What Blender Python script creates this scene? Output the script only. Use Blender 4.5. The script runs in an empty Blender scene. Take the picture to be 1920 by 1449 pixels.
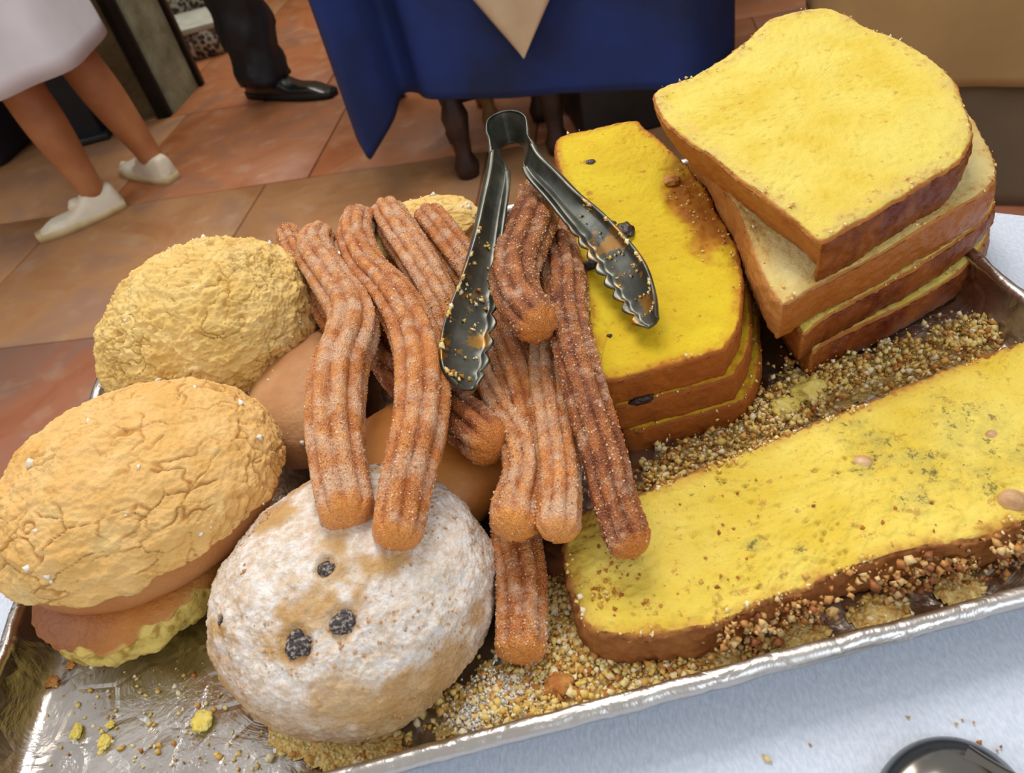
import bpy, math, random
import numpy as np
from mathutils import Matrix, Vector
random.seed(5)
RNG = np.random.default_rng(7)
S = bpy.context.scene
COL = S.collection

# ------------------------------------------------------------------ camera, world, lights, exposure
TZ = 0.64                      # table top above the floor
CH = 0.265                     # camera above the table top
TH = math.radians(41.6); RO = math.atan2(417, 1572); FP = 1445.0
cam = bpy.data.cameras.new('camera'); camo = bpy.data.objects.new('camera', cam); COL.objects.link(camo)
cam.sensor_width = 36; cam.sensor_fit = 'HORIZONTAL'; cam.lens = FP / 1920 * 36
cam.clip_start = 0.01; cam.clip_end = 60
Fv = Vector((0, math.cos(TH), -math.sin(TH))); Dv = Vector((0, -math.sin(TH), -math.cos(TH))); Rv = Vector((1, 0, 0))
ix = Rv * math.cos(RO) + Dv * math.sin(RO); iy = -Rv * math.sin(RO) + Dv * math.cos(RO)
m = Matrix((ix, -iy, -Fv)).transposed().to_4x4(); m.translation = Vector((0, 0, TZ + CH))
camo.matrix_world = m
cam.dof.use_dof = True; cam.dof.focus_distance = 0.36; cam.dof.aperture_fstop = 20
S.camera = camo

w = bpy.data.worlds.new('world'); S.world = w; w.use_nodes = True
wn = w.node_tree; wn.nodes.clear()
bg = wn.nodes.new('ShaderNodeBackground'); wo = wn.nodes.new('ShaderNodeOutputWorld')
bg.inputs[0].default_value = (0.60, 0.57, 0.54, 1); bg.inputs[1].default_value = 0.95
wn.links.new(bg.outputs[0], wo.inputs[0])

def area(name, loc, target, size, power, color, sy=None):
    l = bpy.data.lights.new(name, 'AREA'); o = bpy.data.objects.new(name, l); COL.objects.link(o)
    l.size = size; l.energy = power; l.color = color
    if sy: l.shape = 'RECTANGLE'; l.size_y = sy
    o.location = loc
    o.rotation_euler = (Vector(target) - Vector(loc)).to_track_quat('-Z', 'Y').to_euler()
    return o
area('ceiling_lamp_light', (0.15, 1.3, 2.5), (0, 0.25, TZ), 0.9, 25, (1.0, 0.95, 0.88))
area('window_light', (1.1, -1.5, 2.0), (0, 0.2, TZ), 1.4, 15, (0.70, 0.85, 1.0))
area('left_area_light', (-2.6, 0.6, 2.2), (-0.2, 0.6, 0.4), 1.2, 20, (0.95, 0.97, 1.0))  # wide area light from the left
area('back_area_light', (-0.4, 3.6, 2.6), (-0.4, 2.6, 0), 1.2, 34, (1.0, 0.90, 0.78))  # wide warm area light over the floor behind the table

S.view_settings.view_transform = 'Standard'; S.view_settings.look = 'None'
S.view_settings.gamma = 1; S.view_settings.use_curve_mapping = False
S.view_settings.exposure = 0.14

# ------------------------------------------------------------------ photo geometry helper: a pixel met by a horizontal plane h above the table
def P(x, y, h=0.0):
    dx = x - 960; dy = y - 724.5
    u = math.cos(RO) * dx - math.sin(RO) * dy; v = math.sin(RO) * dx + math.cos(RO) * dy
    t = (CH - h) / (FP * math.sin(TH) + v * math.cos(TH))
    return np.array((t * u, t * (FP * math.cos(TH) - v * math.sin(TH)), TZ + h))
def mpp(x, y, h):
    dx = x - 960; dy = y - 724.5
    v = math.sin(RO) * dx + math.cos(RO) * dy
    return (CH - h) / (FP * math.sin(TH) + v * math.cos(TH))

# ------------------------------------------------------------------ numpy noise
def _h(ix, iy, iz, s):
    n = (ix.astype(np.int64) * 73856093) ^ (iy.astype(np.int64) * 19349663) ^ (iz.astype(np.int64) * 83492791) ^ (s * 2654435761)
    n = n & 0xffffffff
    n = ((n ^ (n >> 15)) * 2246822519) & 0xffffffff
    n = ((n ^ (n >> 13)) * 3266489917) & 0xffffffff
    n = n ^ (n >> 16)
    return n / 4294967295.0
def vnoise(p, s=0):
    i = np.floor(p); f = p - i; f = f * f * f * (f * (f * 6 - 15) + 10)
    x, y, z = i[:, 0], i[:, 1], i[:, 2]; r = 0
    for a in (0, 1):
        wa = f[:, 0] if a else 1 - f[:, 0]
        for b in (0, 1):
            wb = f[:, 1] if b else 1 - f[:, 1]
            for c in (0, 1):
                wc = f[:, 2] if c else 1 - f[:, 2]
                r = r + wa * wb * wc * _h(x + a, y + b, z + c, s)
    return r * 2 - 1
def fbm(p, sc, o=3, s=0):
    r = 0; a = 1.0; t = 0
    for k in range(o):
        r = r + a * vnoise(p * sc * (2.03 ** k) + 17.3 * k, s + k); t += a; a *= 0.5
    return r / t
def worley(p, sc, s=0):
    q = p * sc; i = np.floor(q); f1 = np.full(len(q), 9.0); f2 = f1.copy()
    for a in (-1, 0, 1):
        for b in (-1, 0, 1):
            for c in (-1, 0, 1):
                j = i + np.array((a, b, c)); x, y, z = j[:, 0], j[:, 1], j[:, 2]
                d = np.sqrt((x + _h(x, y, z, s) - q[:, 0]) ** 2 + (y + _h(x, y, z, s + 1) - q[:, 1]) ** 2 + (z + _h(x, y, z, s + 2) - q[:, 2]) ** 2)
                f2 = np.minimum(f2, np.maximum(d, f1)); f1 = np.minimum(f1, d)
    return f1, f2
def sst(a, b, x):
    t = np.clip((x - a) / (b - a), 0, 1); return t * t * (3 - 2 * t)

# ------------------------------------------------------------------ object helpers
ORG = {}
def thing(name, label, cat, loc, group=None):
    o = bpy.data.objects.new(name, None); COL.objects.link(o); o.empty_display_size = 0.02
    o.location = tuple(loc); ORG[o.name] = np.array(loc, float)
    tag(o, label, cat, group); return o
def tag(o, label=None, cat=None, group=None, kind=None):
    if label: o['label'] = label
    if cat: o['category'] = cat
    if group: o['group'] = group
    if kind: o['kind'] = kind
    return o
def mesh(name, V, F, mat, parent=None, smooth=True, attrs=None, kind=None, origin=None, label=None):
    """one mesh object; V in world coordinates"""
    V = np.asarray(V, float)
    if parent is not None: org = ORG[parent.name]
    elif origin is not None: org = np.array(origin, float)
    else:
        org = (V.min(0) + V.max(0)) / 2; org[2] = V[:, 2].min()
    L = V - org
    me = bpy.data.meshes.new(name)
    if isinstance(F, np.ndarray):
        nf, k = F.shape
        me.vertices.add(len(L)); me.vertices.foreach_set('co', L.astype(np.float32).ravel())
        me.loops.add(nf * k); me.loops.foreach_set('vertex_index', F.astype(np.int32).ravel())
        me.polygons.add(nf); me.polygons.foreach_set('loop_start', np.arange(0, nf * k, k, dtype=np.int32))
        me.update(calc_edges=True)
    else:
        me.from_pydata(L.tolist(), [], [list(f) for f in F]); me.update()
    if smooth: me.polygons.foreach_set('use_smooth', np.ones(len(me.polygons), bool))
    if attrs:
        for k2, a in attrs.items():
            at = me.attributes.new(k2, 'FLOAT', 'POINT'); at.data.foreach_set('value', np.asarray(a, np.float32))
    if mat: me.materials.append(mat)
    o = bpy.data.objects.new(name, me); COL.objects.link(o)
    ORG[o.name] = org
    if parent is not None: o.parent = parent
    else: o.location = tuple(org)
    if kind: o['kind'] = kind
    if label: o['label'] = label
    return o
def grid_faces(n, m2, wrap_j=True, wrap_i=False, off=0):
    """n rows, m2 columns"""
    i = np.arange(n if wrap_i else n - 1); j = np.arange(m2 if wrap_j else m2 - 1)
    I, J = np.meshgrid(i, j, indexing='ij'); I2 = (I + 1) % n; J2 = (J + 1) % m2
    return (np.stack([I * m2 + J, I * m2 + J2, I2 * m2 + J2, I2 * m2 + J], -1).reshape(-1, 4)) + off
_q = {}
def quadsphere(n):
    if n in _q: return _q[n]
    t = np.tan(np.linspace(-1, 1, n + 1) * math.pi / 4); A, B = np.meshgrid(t, t, indexing='ij'); O = np.ones_like(A)
    vs = []; fs = []; off = 0
    for a, b, c, sgn in ((A, B, O, 1), (B, A, -O, 1), (O, A, B, 1), (-O, B, A, 1), (B, O, A, 1), (A, -O, B, 1)):
        vs.append(np.stack([a, b, c], -1).reshape(-1, 3)); fs.append(grid_faces(n + 1, n + 1, False) + off); off += (n + 1) ** 2
    v = np.concatenate(vs); f = np.concatenate(fs); v /= np.linalg.norm(v, axis=1)[:, None]
    u, inv = np.unique(np.round(v, 6), axis=0, return_inverse=True)
    f = inv.reshape(-1)[f]
    a, b, c = u[f[:, 0]], u[f[:, 1]], u[f[:, 2]]
    flip = (np.cross(b - a, c - a) * a).sum(1) < 0
    f[flip] = f[flip][:, ::-1]
    _q[n] = (u, f); return _q[n]
def catmull(pts, n, closed=False):
    p = np.array(pts, float)
    if closed: q = np.vstack([p[-1], p, p[0], p[1]]); segs = len(p)
    else: q = np.vstack([2 * p[0] - p[1], p, 2 * p[-1] - p[-2]]); segs = len(p) - 1
    k = 40; out = []
    for i in range(segs):
        a, b, c, d = q[i], q[i + 1], q[i + 2], q[i + 3]
        t = np.linspace(0, 1, k, endpoint=False)[:, None]
        out.append(0.5 * ((2 * b) + (c - a) * t + (2 * a - 5 * b + 4 * c - d) * t ** 2 + (3 * b - a - 3 * c + d) * t ** 3))
    out = np.vstack(out + ([] if closed else [p[-1:]]))
    cl = np.vstack([out, out[:1]]) if closed else out
    d = np.r_[0, np.cumsum(np.linalg.norm(np.diff(cl[:, :3], axis=0), axis=1))]
    s = np.linspace(0, d[-1], n, endpoint=not closed)
    return np.stack([np.interp(s, d, cl[:, j]) for j in range(cl.shape[1])], 1)
def box(c, s, rz=0.0):
    c = np.array(c, float); s = np.array(s, float) / 2
    v = np.array([(x, y, z) for x in (-1, 1) for y in (-1, 1) for z in (-1, 1)]) * s
    R = np.array([[math.cos(rz), -math.sin(rz), 0], [math.sin(rz), math.cos(rz), 0], [0, 0, 1]])
    v = v @ R.T + c
    f = np.array([(0, 1, 3, 2), (4, 6, 7, 5), (0, 4, 5, 1), (2, 3, 7, 6), (0, 2, 6, 4), (1, 5, 7, 3)])
    return v, f
def bevel(o, w_=0.002, seg=2):
    b = o.modifiers.new('bevel', 'BEVEL'); b.width = w_; b.segments = seg; b.limit_method = 'ANGLE'; return o
def lathe(prof, c, n=32):
    prof = np.array(prof, float); a = np.linspace(0, 2 * math.pi, n, endpoint=False)
    V = np.stack([prof[:, 0][:, None] * np.cos(a), prof[:, 0][:, None] * np.sin(a), np.repeat(prof[:, 1][:, None], n, 1)], -1).reshape(-1, 3) + np.array(c)
    return V, grid_faces(len(prof), n)

# ------------------------------------------------------------------ materials
def lin(hx):
    hx = hx.lstrip('#'); r = [int(hx[i:i + 2], 16) / 255 for i in (0, 2, 4)]
    return tuple((c / 12.92 if c <= 0.04045 else ((c + 0.055) / 1.055) ** 2.4) for c in r) + (1,)
class NT:
    def __init__(s, name):
        s.m = bpy.data.materials.new(name); s.m.use_nodes = True; s.t = s.m.node_tree; s.t.nodes.clear()
        s.out = s.n('ShaderNodeOutputMaterial'); s.b = s.n('ShaderNodeBsdfPrincipled'); s.l(s.b.outputs[0], s.out.inputs[0])
        s.tc = s.n('ShaderNodeTexCoord').outputs['Object']
    def n(s, k): return s.t.nodes.new(k)
    def l(s, a, b): s.t.links.new(a, b)
    def val(s, sock, v):
        if hasattr(v, 'links') or isinstance(v, bpy.types.NodeSocket): s.l(v, sock)
        elif isinstance(v, str): sock.default_value = lin(v)
        else: sock.default_value = v
    def noise(s, sc, det=3, rough=0.55, dist=0.0, stretch=None):
        k = s.n('ShaderNodeTexNoise'); k.inputs['Scale'].default_value = sc; k.inputs['Detail'].default_value = det
        k.inputs['Roughness'].default_value = rough; k.inputs['Distortion'].default_value = dist
        c = s.tc
        if stretch:
            mp = s.n('ShaderNodeMapping'); mp.inputs['Scale'].default_value = stretch; s.l(c, mp.inputs[0]); c = mp.outputs[0]
        s.l(c, k.inputs['Vector']); return k.outputs['Fac']
    def vor(s, sc, feat='F1', rnd=1.0):
        k = s.n('ShaderNodeTexVoronoi'); k.feature = feat; k.inputs['Scale'].default_value = sc; s.l(s.tc, k.inputs['Vector'])
        return k.outputs['Distance']
    def ramp(s, fac, stops, interp='LINEAR'):
        k = s.n('ShaderNodeValToRGB'); k.color_ramp.interpolation = interp; e = k.color_ramp.elements
        while len(e) < len(stops): e.new(0.5)
        for el, (p, c) in zip(e, stops):
            el.position = p; el.color = lin(c) if isinstance(c, str) else (c, c, c, 1)
        s.l(fac, k.inputs[0]); return k.outputs[0]
    def attr(s, name):
        k = s.n('ShaderNodeAttribute'); k.attribute_name = name; return k.outputs['Fac']
    def mr(s, v, a, b, c=0.0, d=1.0):
        k = s.n('ShaderNodeMapRange'); s.val(k.inputs[0], v); k.inputs[1].default_value = a; k.inputs[2].default_value = b
        k.inputs[3].default_value = c; k.inputs[4].default_value = d; return k.outputs[0]
    def math(s, op, a, b):
        k = s.n('ShaderNodeMath'); k.operation = op; s.val(k.inputs[0], a); s.val(k.inputs[1], b); return k.outputs[0]
    def mix(s, f, a, b, mode='MIX'):
        k = s.n('ShaderNodeMix'); k.data_type = 'RGBA'; k.blend_type = mode; s.val(k.inputs[0], f); s.val(k.inputs[6], a); s.val(k.inputs[7], b); return k.outputs[2]
    def bump(s, hs, dist=0.001, strength=1.0):
        prev = None
        for h, d in hs:
            k = s.n('ShaderNodeBump'); k.inputs['Strength'].default_value = strength; k.inputs['Distance'].default_value = d
            s.l(h, k.inputs['Height'])
            if prev: s.l(prev, k.inputs['Normal'])
            prev = k.outputs[0]
        s.l(prev, s.b.inputs['Normal'])
    def set(s, **k):
        nm = {'color': 'Base Color', 'rough': 'Roughness', 'metal': 'Metallic', 'spec': 'Specular IOR Level', 'coat': 'Coat Weight', 'coatr': 'Coat Roughness',
              'sss': 'Subsurface Weight', 'sheen': 'Sheen Weight', 'emit': 'Emission Strength', 'emitc': 'Emission Color', 'aniso': 'Anisotropic'}
        for a, v in k.items(): s.val(s.b.inputs[nm[a]], v)
        return s.m

def m_plain(name, c1, c2=None, sc=8, rough=0.6, bump=0.0, bsc=200, metal=0, spec=0.5, stretch=None):
    t = NT(name); c = t.ramp(t.noise(sc, 4, stretch=stretch), [(0.35, c1), (0.65, c2 or c1)])
    if bump: t.bump([(t.noise(bsc, 3, stretch=stretch), bump)])
    return t.set(color=c, rough=rough, metal=metal, spec=spec)

def m_crumb(name, c1, c2, crust1, crust2, dark=None, spots=None, edge=None, pale=None, fleck=(.62, .69), sss=.15):
    """sponge or bread: crumb colour, crust by attribute, baked dark patch by attribute"""
    t = NT(name)
    col = t.ramp(t.noise(32, 4), [(0.36, c1), (0.64, c2)])
    if pale: col = t.mix(t.mr(t.noise(22, 3), .50, .70), col, pale)
    por = t.mr(t.noise(520, 3, .65), .58, .70)
    col = t.mix(t.math('MULTIPLY', por, .35), col, edge or crust2)
    if spots:
        hz_ = t.math('MULTIPLY', t.math('MULTIPLY', t.attr('spot'), t.mr(t.noise(120, 4, .7), .38, .60)), .6)
        col = t.mix(hz_, col, '#B7A650')
        sp = t.math('MULTIPLY', t.mr(t.noise(230, 4, .75), .56, .63), t.attr('spot'))
        col = t.mix(t.math('MULTIPLY', sp, .8), col, spots)
    if edge: col = t.mix(t.attr('edge'), col, edge)
    col = t.mix(t.math('MULTIPLY', t.mr(t.noise(150, 4, .7), fleck[0], fleck[1]), .6), col, crust2)
    cr = t.ramp(t.noise(60, 5, .65), [(0.3, crust1), (0.7, crust2)])
    if dark: cr = t.mix(t.attr('dark'), cr, t.ramp(t.noise(70, 3), [(.35, dark), (.8, crust1)]))
    col = t.mix(t.attr('crust'), col, cr)
    t.bump([(t.noise(1000, 3, .7), .00035), (t.noise(320, 3, .6), .0006)])
    if sss: t.b.inputs['Subsurface Radius'].default_value = (1.0, .6, .2); t.b.inputs['Subsurface Scale'].default_value = .003; t.set(sss=sss)
    return t.set(color=col, rough=t.mr(t.attr('dark'), 0, 1, .72, .30) if dark else .75, spec=.35)

def m_churro(name, ridge, groove, tip, sug=0.5):
    t = NT(name)
    base = t.mix(t.attr('ridge'), groove, t.ramp(t.noise(45, 3), [(.25, groove), (.5, ridge)]))
    base = t.mix(t.attr('tip'), base, tip)
    dust = t.math('MULTIPLY', t.attr('dust'), t.mr(t.noise(520, 4, .75), .42, .60, .1, 1.0))
    base = t.mix(t.math('MULTIPLY', dust, sug), base, '#E2C0A2')
    grain = t.math('MULTIPLY', t.mr(t.vor(1500), .26, .10), .35)
    base = t.mix(grain, base, '#E6BE92')
    t.bump([(t.vor(1700), .0004), (t.noise(500, 3, .7), .0006)])
    return t.set(color=base, rough=.45, spec=.45)

def m_churro(name, ridge, groove, tip, sug=0.5):
    t = NT(name)
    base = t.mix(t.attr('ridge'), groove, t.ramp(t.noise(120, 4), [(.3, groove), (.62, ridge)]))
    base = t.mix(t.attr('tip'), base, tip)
    dust = t.math('MULTIPLY', t.mr(t.noise(95, 5, .68), .60 - sug * .22, .74 - sug * .18), t.math('SUBTRACT', 1.0, t.math('MULTIPLY', t.attr('tip'), .85)))
    base = t.mix(t.math('MULTIPLY', dust, .72), base, '#E3BFA0')
    grain = t.math('MULTIPLY', t.mr(t.vor(1500), .28, .12), .55)
    base = t.mix(grain, base, '#EBCBA8')
    t.bump([(t.vor(1600), .0006), (t.noise(500, 3, .7), .0009)])
    return t.set(color=base, rough=.42, spec=.5)

MAT = {}
def build_mats():
    M = MAT
    M['panque'] = m_crumb('panque_sponge', '#D2AE0E', '#DCC21E', '#8A450C', '#A65C16', edge='#BD7A18')
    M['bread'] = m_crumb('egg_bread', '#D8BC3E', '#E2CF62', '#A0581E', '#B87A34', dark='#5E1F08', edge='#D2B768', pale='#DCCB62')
    M['bread_pale'] = m_crumb('egg_bread_pale', '#D6C070', '#DECF94', '#A86428', '#C08642', dark='#A05A22', edge='#C8A860')
    M['nutcake'] = m_crumb('nut_cake_sponge', '#DABC3C', '#E6D062', '#834820', '#AC7238', spots='#5E5836', edge='#C68C34', fleck=(.60, .66))
    for nm, a, b, c, d in (('concha', '#E0AE62', '#EBC280', '#B57A34', '#B87440'), ('concha_pale', '#E0B868', '#EDCE88', '#B0802E', '#D09A4C')):
        t = NT(nm + '_topping'); col = t.ramp(t.noise(60, 4), [(.3, a), (.7, b)])
        col = t.mix(t.attr('crack'), col, c)
        col = t.mix(t.math('MULTIPLY', t.mr(t.noise(38, 3), .60, .72), .5), col, '#F0D79A')
        t.bump([(t.noise(800, 3, .7), .0004), (t.noise(260, 4, .65), .0010)])
        M[nm] = t.set(color=col, rough=.8, spec=.25)
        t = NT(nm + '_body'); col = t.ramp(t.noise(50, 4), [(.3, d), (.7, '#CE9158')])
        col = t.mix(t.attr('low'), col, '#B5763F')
        t.bump([(t.noise(700, 3, .7), .0004)])
        M[nm + '_body'] = t.set(color=col, rough=.7, spec=.3)
    t = NT('broken_bun'); col = t.ramp(t.noise(50, 4), [(.3, '#B06A28'), (.7, '#C8873C')])
    col = t.mix(t.attr('dark'), col, '#8C4A1A')
    crumb = t.mix(t.mr(t.noise(170, 3), .52, .64), '#E0C468', '#B08C34')
    col = t.mix(t.attr('torn'), col, crumb); t.bump([(t.noise(350, 3), .0008)])
    M['broken'] = t.set(color=col, rough=.55)
    M['tan_roll'] = m_plain('tan_roll', '#B98252', '#CB9B68', 40, .65, .0005, 400)
    M['orange_bun'] = m_plain('orange_bun', '#C07830', '#D08E46', 40, .5, .0004, 300)
    t = NT('powdered_bun'); col = t.ramp(t.noise(70, 4), [(.3, '#BC8E54'), (.7, '#D2AE78')])
    pw = t.ramp(t.noise(140, 4), [(.3, '#E9DFD4'), (.7, '#F4F1EF')])
    col = t.mix(t.math('MULTIPLY', t.attr('powder'), t.mr(t.noise(240, 5, .75), .36, .60, .35, 1.0)), col, pw)
    col = t.mix(t.attr('berry'), col, '#3A2E30')
    t.bump([(t.noise(1100, 3, .7), .0005), (t.noise(330, 4, .7), .0011)])
    M['powdered'] = t.set(color=col, rough=.85, spec=.2)
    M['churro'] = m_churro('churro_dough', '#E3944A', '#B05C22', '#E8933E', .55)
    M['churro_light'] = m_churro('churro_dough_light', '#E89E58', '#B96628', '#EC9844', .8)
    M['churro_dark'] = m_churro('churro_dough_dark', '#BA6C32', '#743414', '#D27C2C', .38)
    t = NT('sugar_grains'); g = t.n('ShaderNodeNewGeometry')
    M['sugar'] = t.set(color=t.ramp(g.outputs['Random Per Island'], [(0, '#BC7840'), (.6, '#DAA46C'), (1, '#F6E4CC')]), rough=.4, spec=.5)
    t = NT('white_sugar'); M['white_sugar'] = t.set(color='#F2EADB', rough=.35)
    t = NT('crumb_bits'); g = t.n('ShaderNodeNewGeometry')
    M['crumbs'] = t.set(color=t.ramp(g.outputs['Random Per Island'], [(0, '#B06C28'), (.15, '#D39C50'), (.4, '#E6C66A'), (.75, '#EFDA90'), (1, '#F6EBCC')]), rough=.7)
    t = NT('nut_bits'); g = t.n('ShaderNodeNewGeometry')
    M['nuts'] = t.set(color=t.ramp(g.outputs['Random Per Island'], [(0, '#8A4A28'), (.25, '#B87A3C'), (.6, '#CFA05C'), (1, '#E0C48C')]), rough=.5)
    t = NT('fleck_bits'); g = t.n('ShaderNodeNewGeometry')
    M['flecks'] = t.set(color=t.ramp(g.outputs['Random Per Island'], [(0, '#9A5218'), (.5, '#C07A24'), (.75, '#D8B84E'), (1, '#EEDD92')]), rough=.7)
    t = NT('crumb_bed'); t.bump([(t.vor(700), .0012)])
    M['bed'] = t.set(color=t.ramp(t.noise(420, 4, .75), [(.3, '#B98044'), (.45, '#DDB868'), (.6, '#E8D490'), (.75, '#F4E8C4')]), rough=.8)
    t = NT('flour_bits'); M['flour'] = t.set(color='#EFEBE6', rough=.9)
    M['raisin'] = m_plain('raisin', '#1E1210', '#3C2420', 300, .4, .0008, 500)
    M['hazelnut'] = m_plain('hazelnut', '#B88A5E', '#D2AC80', 200, .45, .0002, 300)
    t = NT('aluminium_foil')
    n1 = t.noise(28, 5, .6, 1.2); n2 = t.vor(55, 'DISTANCE_TO_EDGE'); n3 = t.noise(170, 3, .6, stretch=(1, .35, 1))
    t.bump([(n1, .0016), (t.mr(n2, 0, .10), .0002), (n3, .00025)])
    M['foil'] = t.set(color='#C2BEBA', metal=1.0, rough=t.mr(t.noise(30, 3), .35, .65, .22, .40))
    t = NT('pan_metal'); M['pan'] = t.set(color='#C4C4C4', metal=1.0, rough=.3)
    t = NT('tong_steel'); col = t.ramp(t.noise(90, 4), [(.4, '#44463F'), (.7, '#66665A')])
    col = t.mix(t.math('MULTIPLY', t.mr(t.noise(75, 4, .7), .54, .60), t.attr('food')), col, '#9A6E2C')
    M['tong'] = t.set(color=col, rough=.30, metal=.55, spec=.7)
    t = NT('tong_edge'); M['tong_edge'] = t.set(color='#55585A', rough=.35, metal=.3)
    t = NT('spoon_steel'); M['spoon'] = t.set(color='#7C7A76', metal=1, rough=.15)
    t = NT('white_tablecloth'); c = t.ramp(t.noise(900, 2, stretch=(1, .4, 1)), [(.35, '#C2CCDC'), (.65, '#D2DAE8')])
    t.bump([(t.noise(700, 2, stretch=(1, .35, 1)), .0005), (t.noise(9, 2), .004)]); M['cloth'] = t.set(color=c, rough=.85, spec=.2)
    for nm, a, b in (('blue_cloth', '#081B42', '#0D2A6C'), ('beige_cloth', '#B49A78', '#C4AC8C'), ('tan_cloth', '#96764A', '#A88858'), ('dress', '#CFCBD2', '#DEDAE2'), ('trouser', '#0B1016', '#1C2630')):
        M[nm] = m_plain(nm, a, b, 5, .8 if nm != 'trouser' else .5, .0006, 900)
    M['skin'] = m_plain('skin', '#A56A42', '#B57A50', 12, .5)
    M['sneaker'] = m_plain('sneaker_canvas', '#D8CDB4', '#E6DFCE', 20, .6)
    M['sole'] = m_plain('rubber_sole', '#BFA878', '#CDBB92', 20, .6)
    t = NT('black_leather'); t.bump([(t.noise(25, 3), .003)]); M['leather'] = t.set(color='#0B1014', rough=.22, coat=.5)
    M['dark_wood'] = m_plain('dark_wood', '#1D110C', '#38201A', 20, .45)
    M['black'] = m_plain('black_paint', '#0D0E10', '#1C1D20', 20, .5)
    M['gold_wood'] = m_plain('gilded_wood', '#8C6A38', '#B08A4E', 30, .4)
    M['plaster'] = m_plain('grey_green_plaster', '#6C6A50', '#8E8E74', 9, .8, .003, 40)
    M['plaster_brown'] = m_plain('brown_plaster', '#5E5236', '#776A48', 9, .8, .003, 40)
    M['white_tile'] = m_plain('white_step', '#A9AC9E', '#BFC3B8', 12, .5)
    t = NT('patterned_tile'); v = t.vor(55, 'F1')
    M['tile'] = t.set(color=t.ramp(v, [(.2, '#3E3D4C'), (.45, '#8C8678'), (.6, '#C0B9A8')], 'CONSTANT'), rough=.3)
    M['ochre'] = m_plain('ochre_wall', '#9A6A22', '#B4832E', 4, .8)
    for k, (a, b, c) in enumerate((('#9C5C36', '#AE7048', '#96684E'), ('#9E6A42', '#B08258', '#9E7860'), ('#96563A', '#A66C50', '#967262'), ('#96725A', '#A28066', '#986646'))):
        t = NT('floor_tile_%s' % 'abcd'[k])
        col = t.ramp(t.noise(3.2, 5, .6, 1.0), [(.32, a), (.5, b), (.66, c)]); col = t.mix(t.mr(t.noise(14, 4), .55, .75, 0, .5), col, '#B79A7E')
        t.bump([(t.noise(10, 3), .001)]); M['floor%d' % k] = t.set(color=col, rough=t.mr(t.noise(6, 3), .3, .7, .36, .6), spec=.35)
    M['grout'] = m_plain('grout', '#6A4430', '#7C563E', 20, .8)
    M['skirt'] = m_plain('skirt_shade', '#5E503C', '#6E5E48', 5, .85, .0006, 900)  # brown of the added skirt, shade put into the colour
    M['wall'] = m_plain('wall_plaster', '#A08058', '#B29068', 2, .8)
build_mats()
MAT['crumb_y'] = m_plain('crumb_yellow', '#E2C84E', '#EEDC84', 200, .8, .0006, 700)
MAT['crumb_b'] = m_plain('crumb_brown', '#B06A2C', '#D09850', 200, .8, .0006, 700)

# ------------------------------------------------------------------ setting: floor, walls
FLZ = 0.0
fl = mesh('floor', *box((0, 2.4, -0.03), (7.6, 7.2, 0.05)), MAT['grout'], smooth=False, kind='structure')
ORG['floor'] = ORG[fl.name]
ax = -0.25      # direction of the joint lines
ca, sa = math.cos(ax), math.sin(ax); T = 0.65
k = 0
for i in range(-5, 6):
    for j in range(-4, 7):
        c0 = np.array((-0.53, 2.13)) + (i * T + T / 2 + (0.0 if j % 2 else 0.13)) * np.array((ca, sa)) + (j * T + T / 2) * np.array((-sa, ca))
        if not (-3.4 < c0[0] < 3.4 and -0.9 < c0[1] < 5.7): continue
        v, f = box((c0[0], c0[1], -0.005 - 0.0), (T - 0.005, T - 0.005, 0.010), ax)
        bevel(mesh('floor_tile', v, f, MAT['floor%d' % random.choice((0, 0, 1, 1, 2, 3))], fl, smooth=False), .002, 1)
mesh('wall_back', *box((0, 5.95, 1.45), (7.6, 0.1, 3.0)), MAT['wall'], smooth=False, kind='structure')
mesh('wall_left', *box((-3.75, 2.4, 1.45), (0.1, 7.1, 3.0)), MAT['wall'], smooth=False, kind='structure')
mesh('wall_right', *box((3.75, 2.4, 1.45), (0.1, 7.1, 3.0)), MAT['ochre'], smooth=False, kind='structure')
# ------------------------------------------------------------------ round table with white cloth
TC = np.array((0.0, 0.01)); TR = 0.437
tb = thing('round_table', 'small round table standing under the white tablecloth, mostly hidden', 'table', (TC[0], TC[1], 0))
v, f = lathe([(0.0001, TZ - .028), (TR - .012, TZ - .028), (TR - .006, TZ - .02), (TR - .006, TZ - .008), (TR - .012, TZ - .003), (.0001, TZ - .003)], (TC[0], TC[1], 0), 64)
mesh('tabletop', v, f, MAT['dark_wood'], tb)
v, f = lathe([(.0001, .0), (.2, .0), (.2, .02), (.05, .05), (.035, .1), (.035, TZ - .04), (.1, TZ - .028), (.0001, TZ - .028)], (TC[0], TC[1], 0), 32)
mesh('pedestal', v, f, MAT['dark_wood'], tb)
n = 360; a = np.linspace(0, 2 * math.pi, n, endpoint=False); rows = []
for r in np.linspace(.002, TR - .008, 30): rows.append((r, 0, 0))
for q in np.linspace(0, math.pi / 2, 7)[1:]: rows.append((TR - .008 + .008 * math.sin(q), -.008 + .008 * math.cos(q), 0))
for d in np.linspace(.02, .50, 26): rows.append((TR, -d, min(1, d / .3)))
V = []
for r, z, fo in rows:
    rr = r + fo * (.035 * np.cos(a * 17 + .7 * np.sin(a * 3)) + .02)
    V.append(np.stack([TC[0] + rr * np.cos(a), TC[1] + rr * np.sin(a), np.full(n, TZ + z)], -1))
V = np.concatenate(V)
cl = mesh('tablecloth', V, grid_faces(len(rows), n), MAT['cloth'])
tag(cl, 'white cloth over the near round table, under the foil-lined tray', 'tablecloth')

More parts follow.
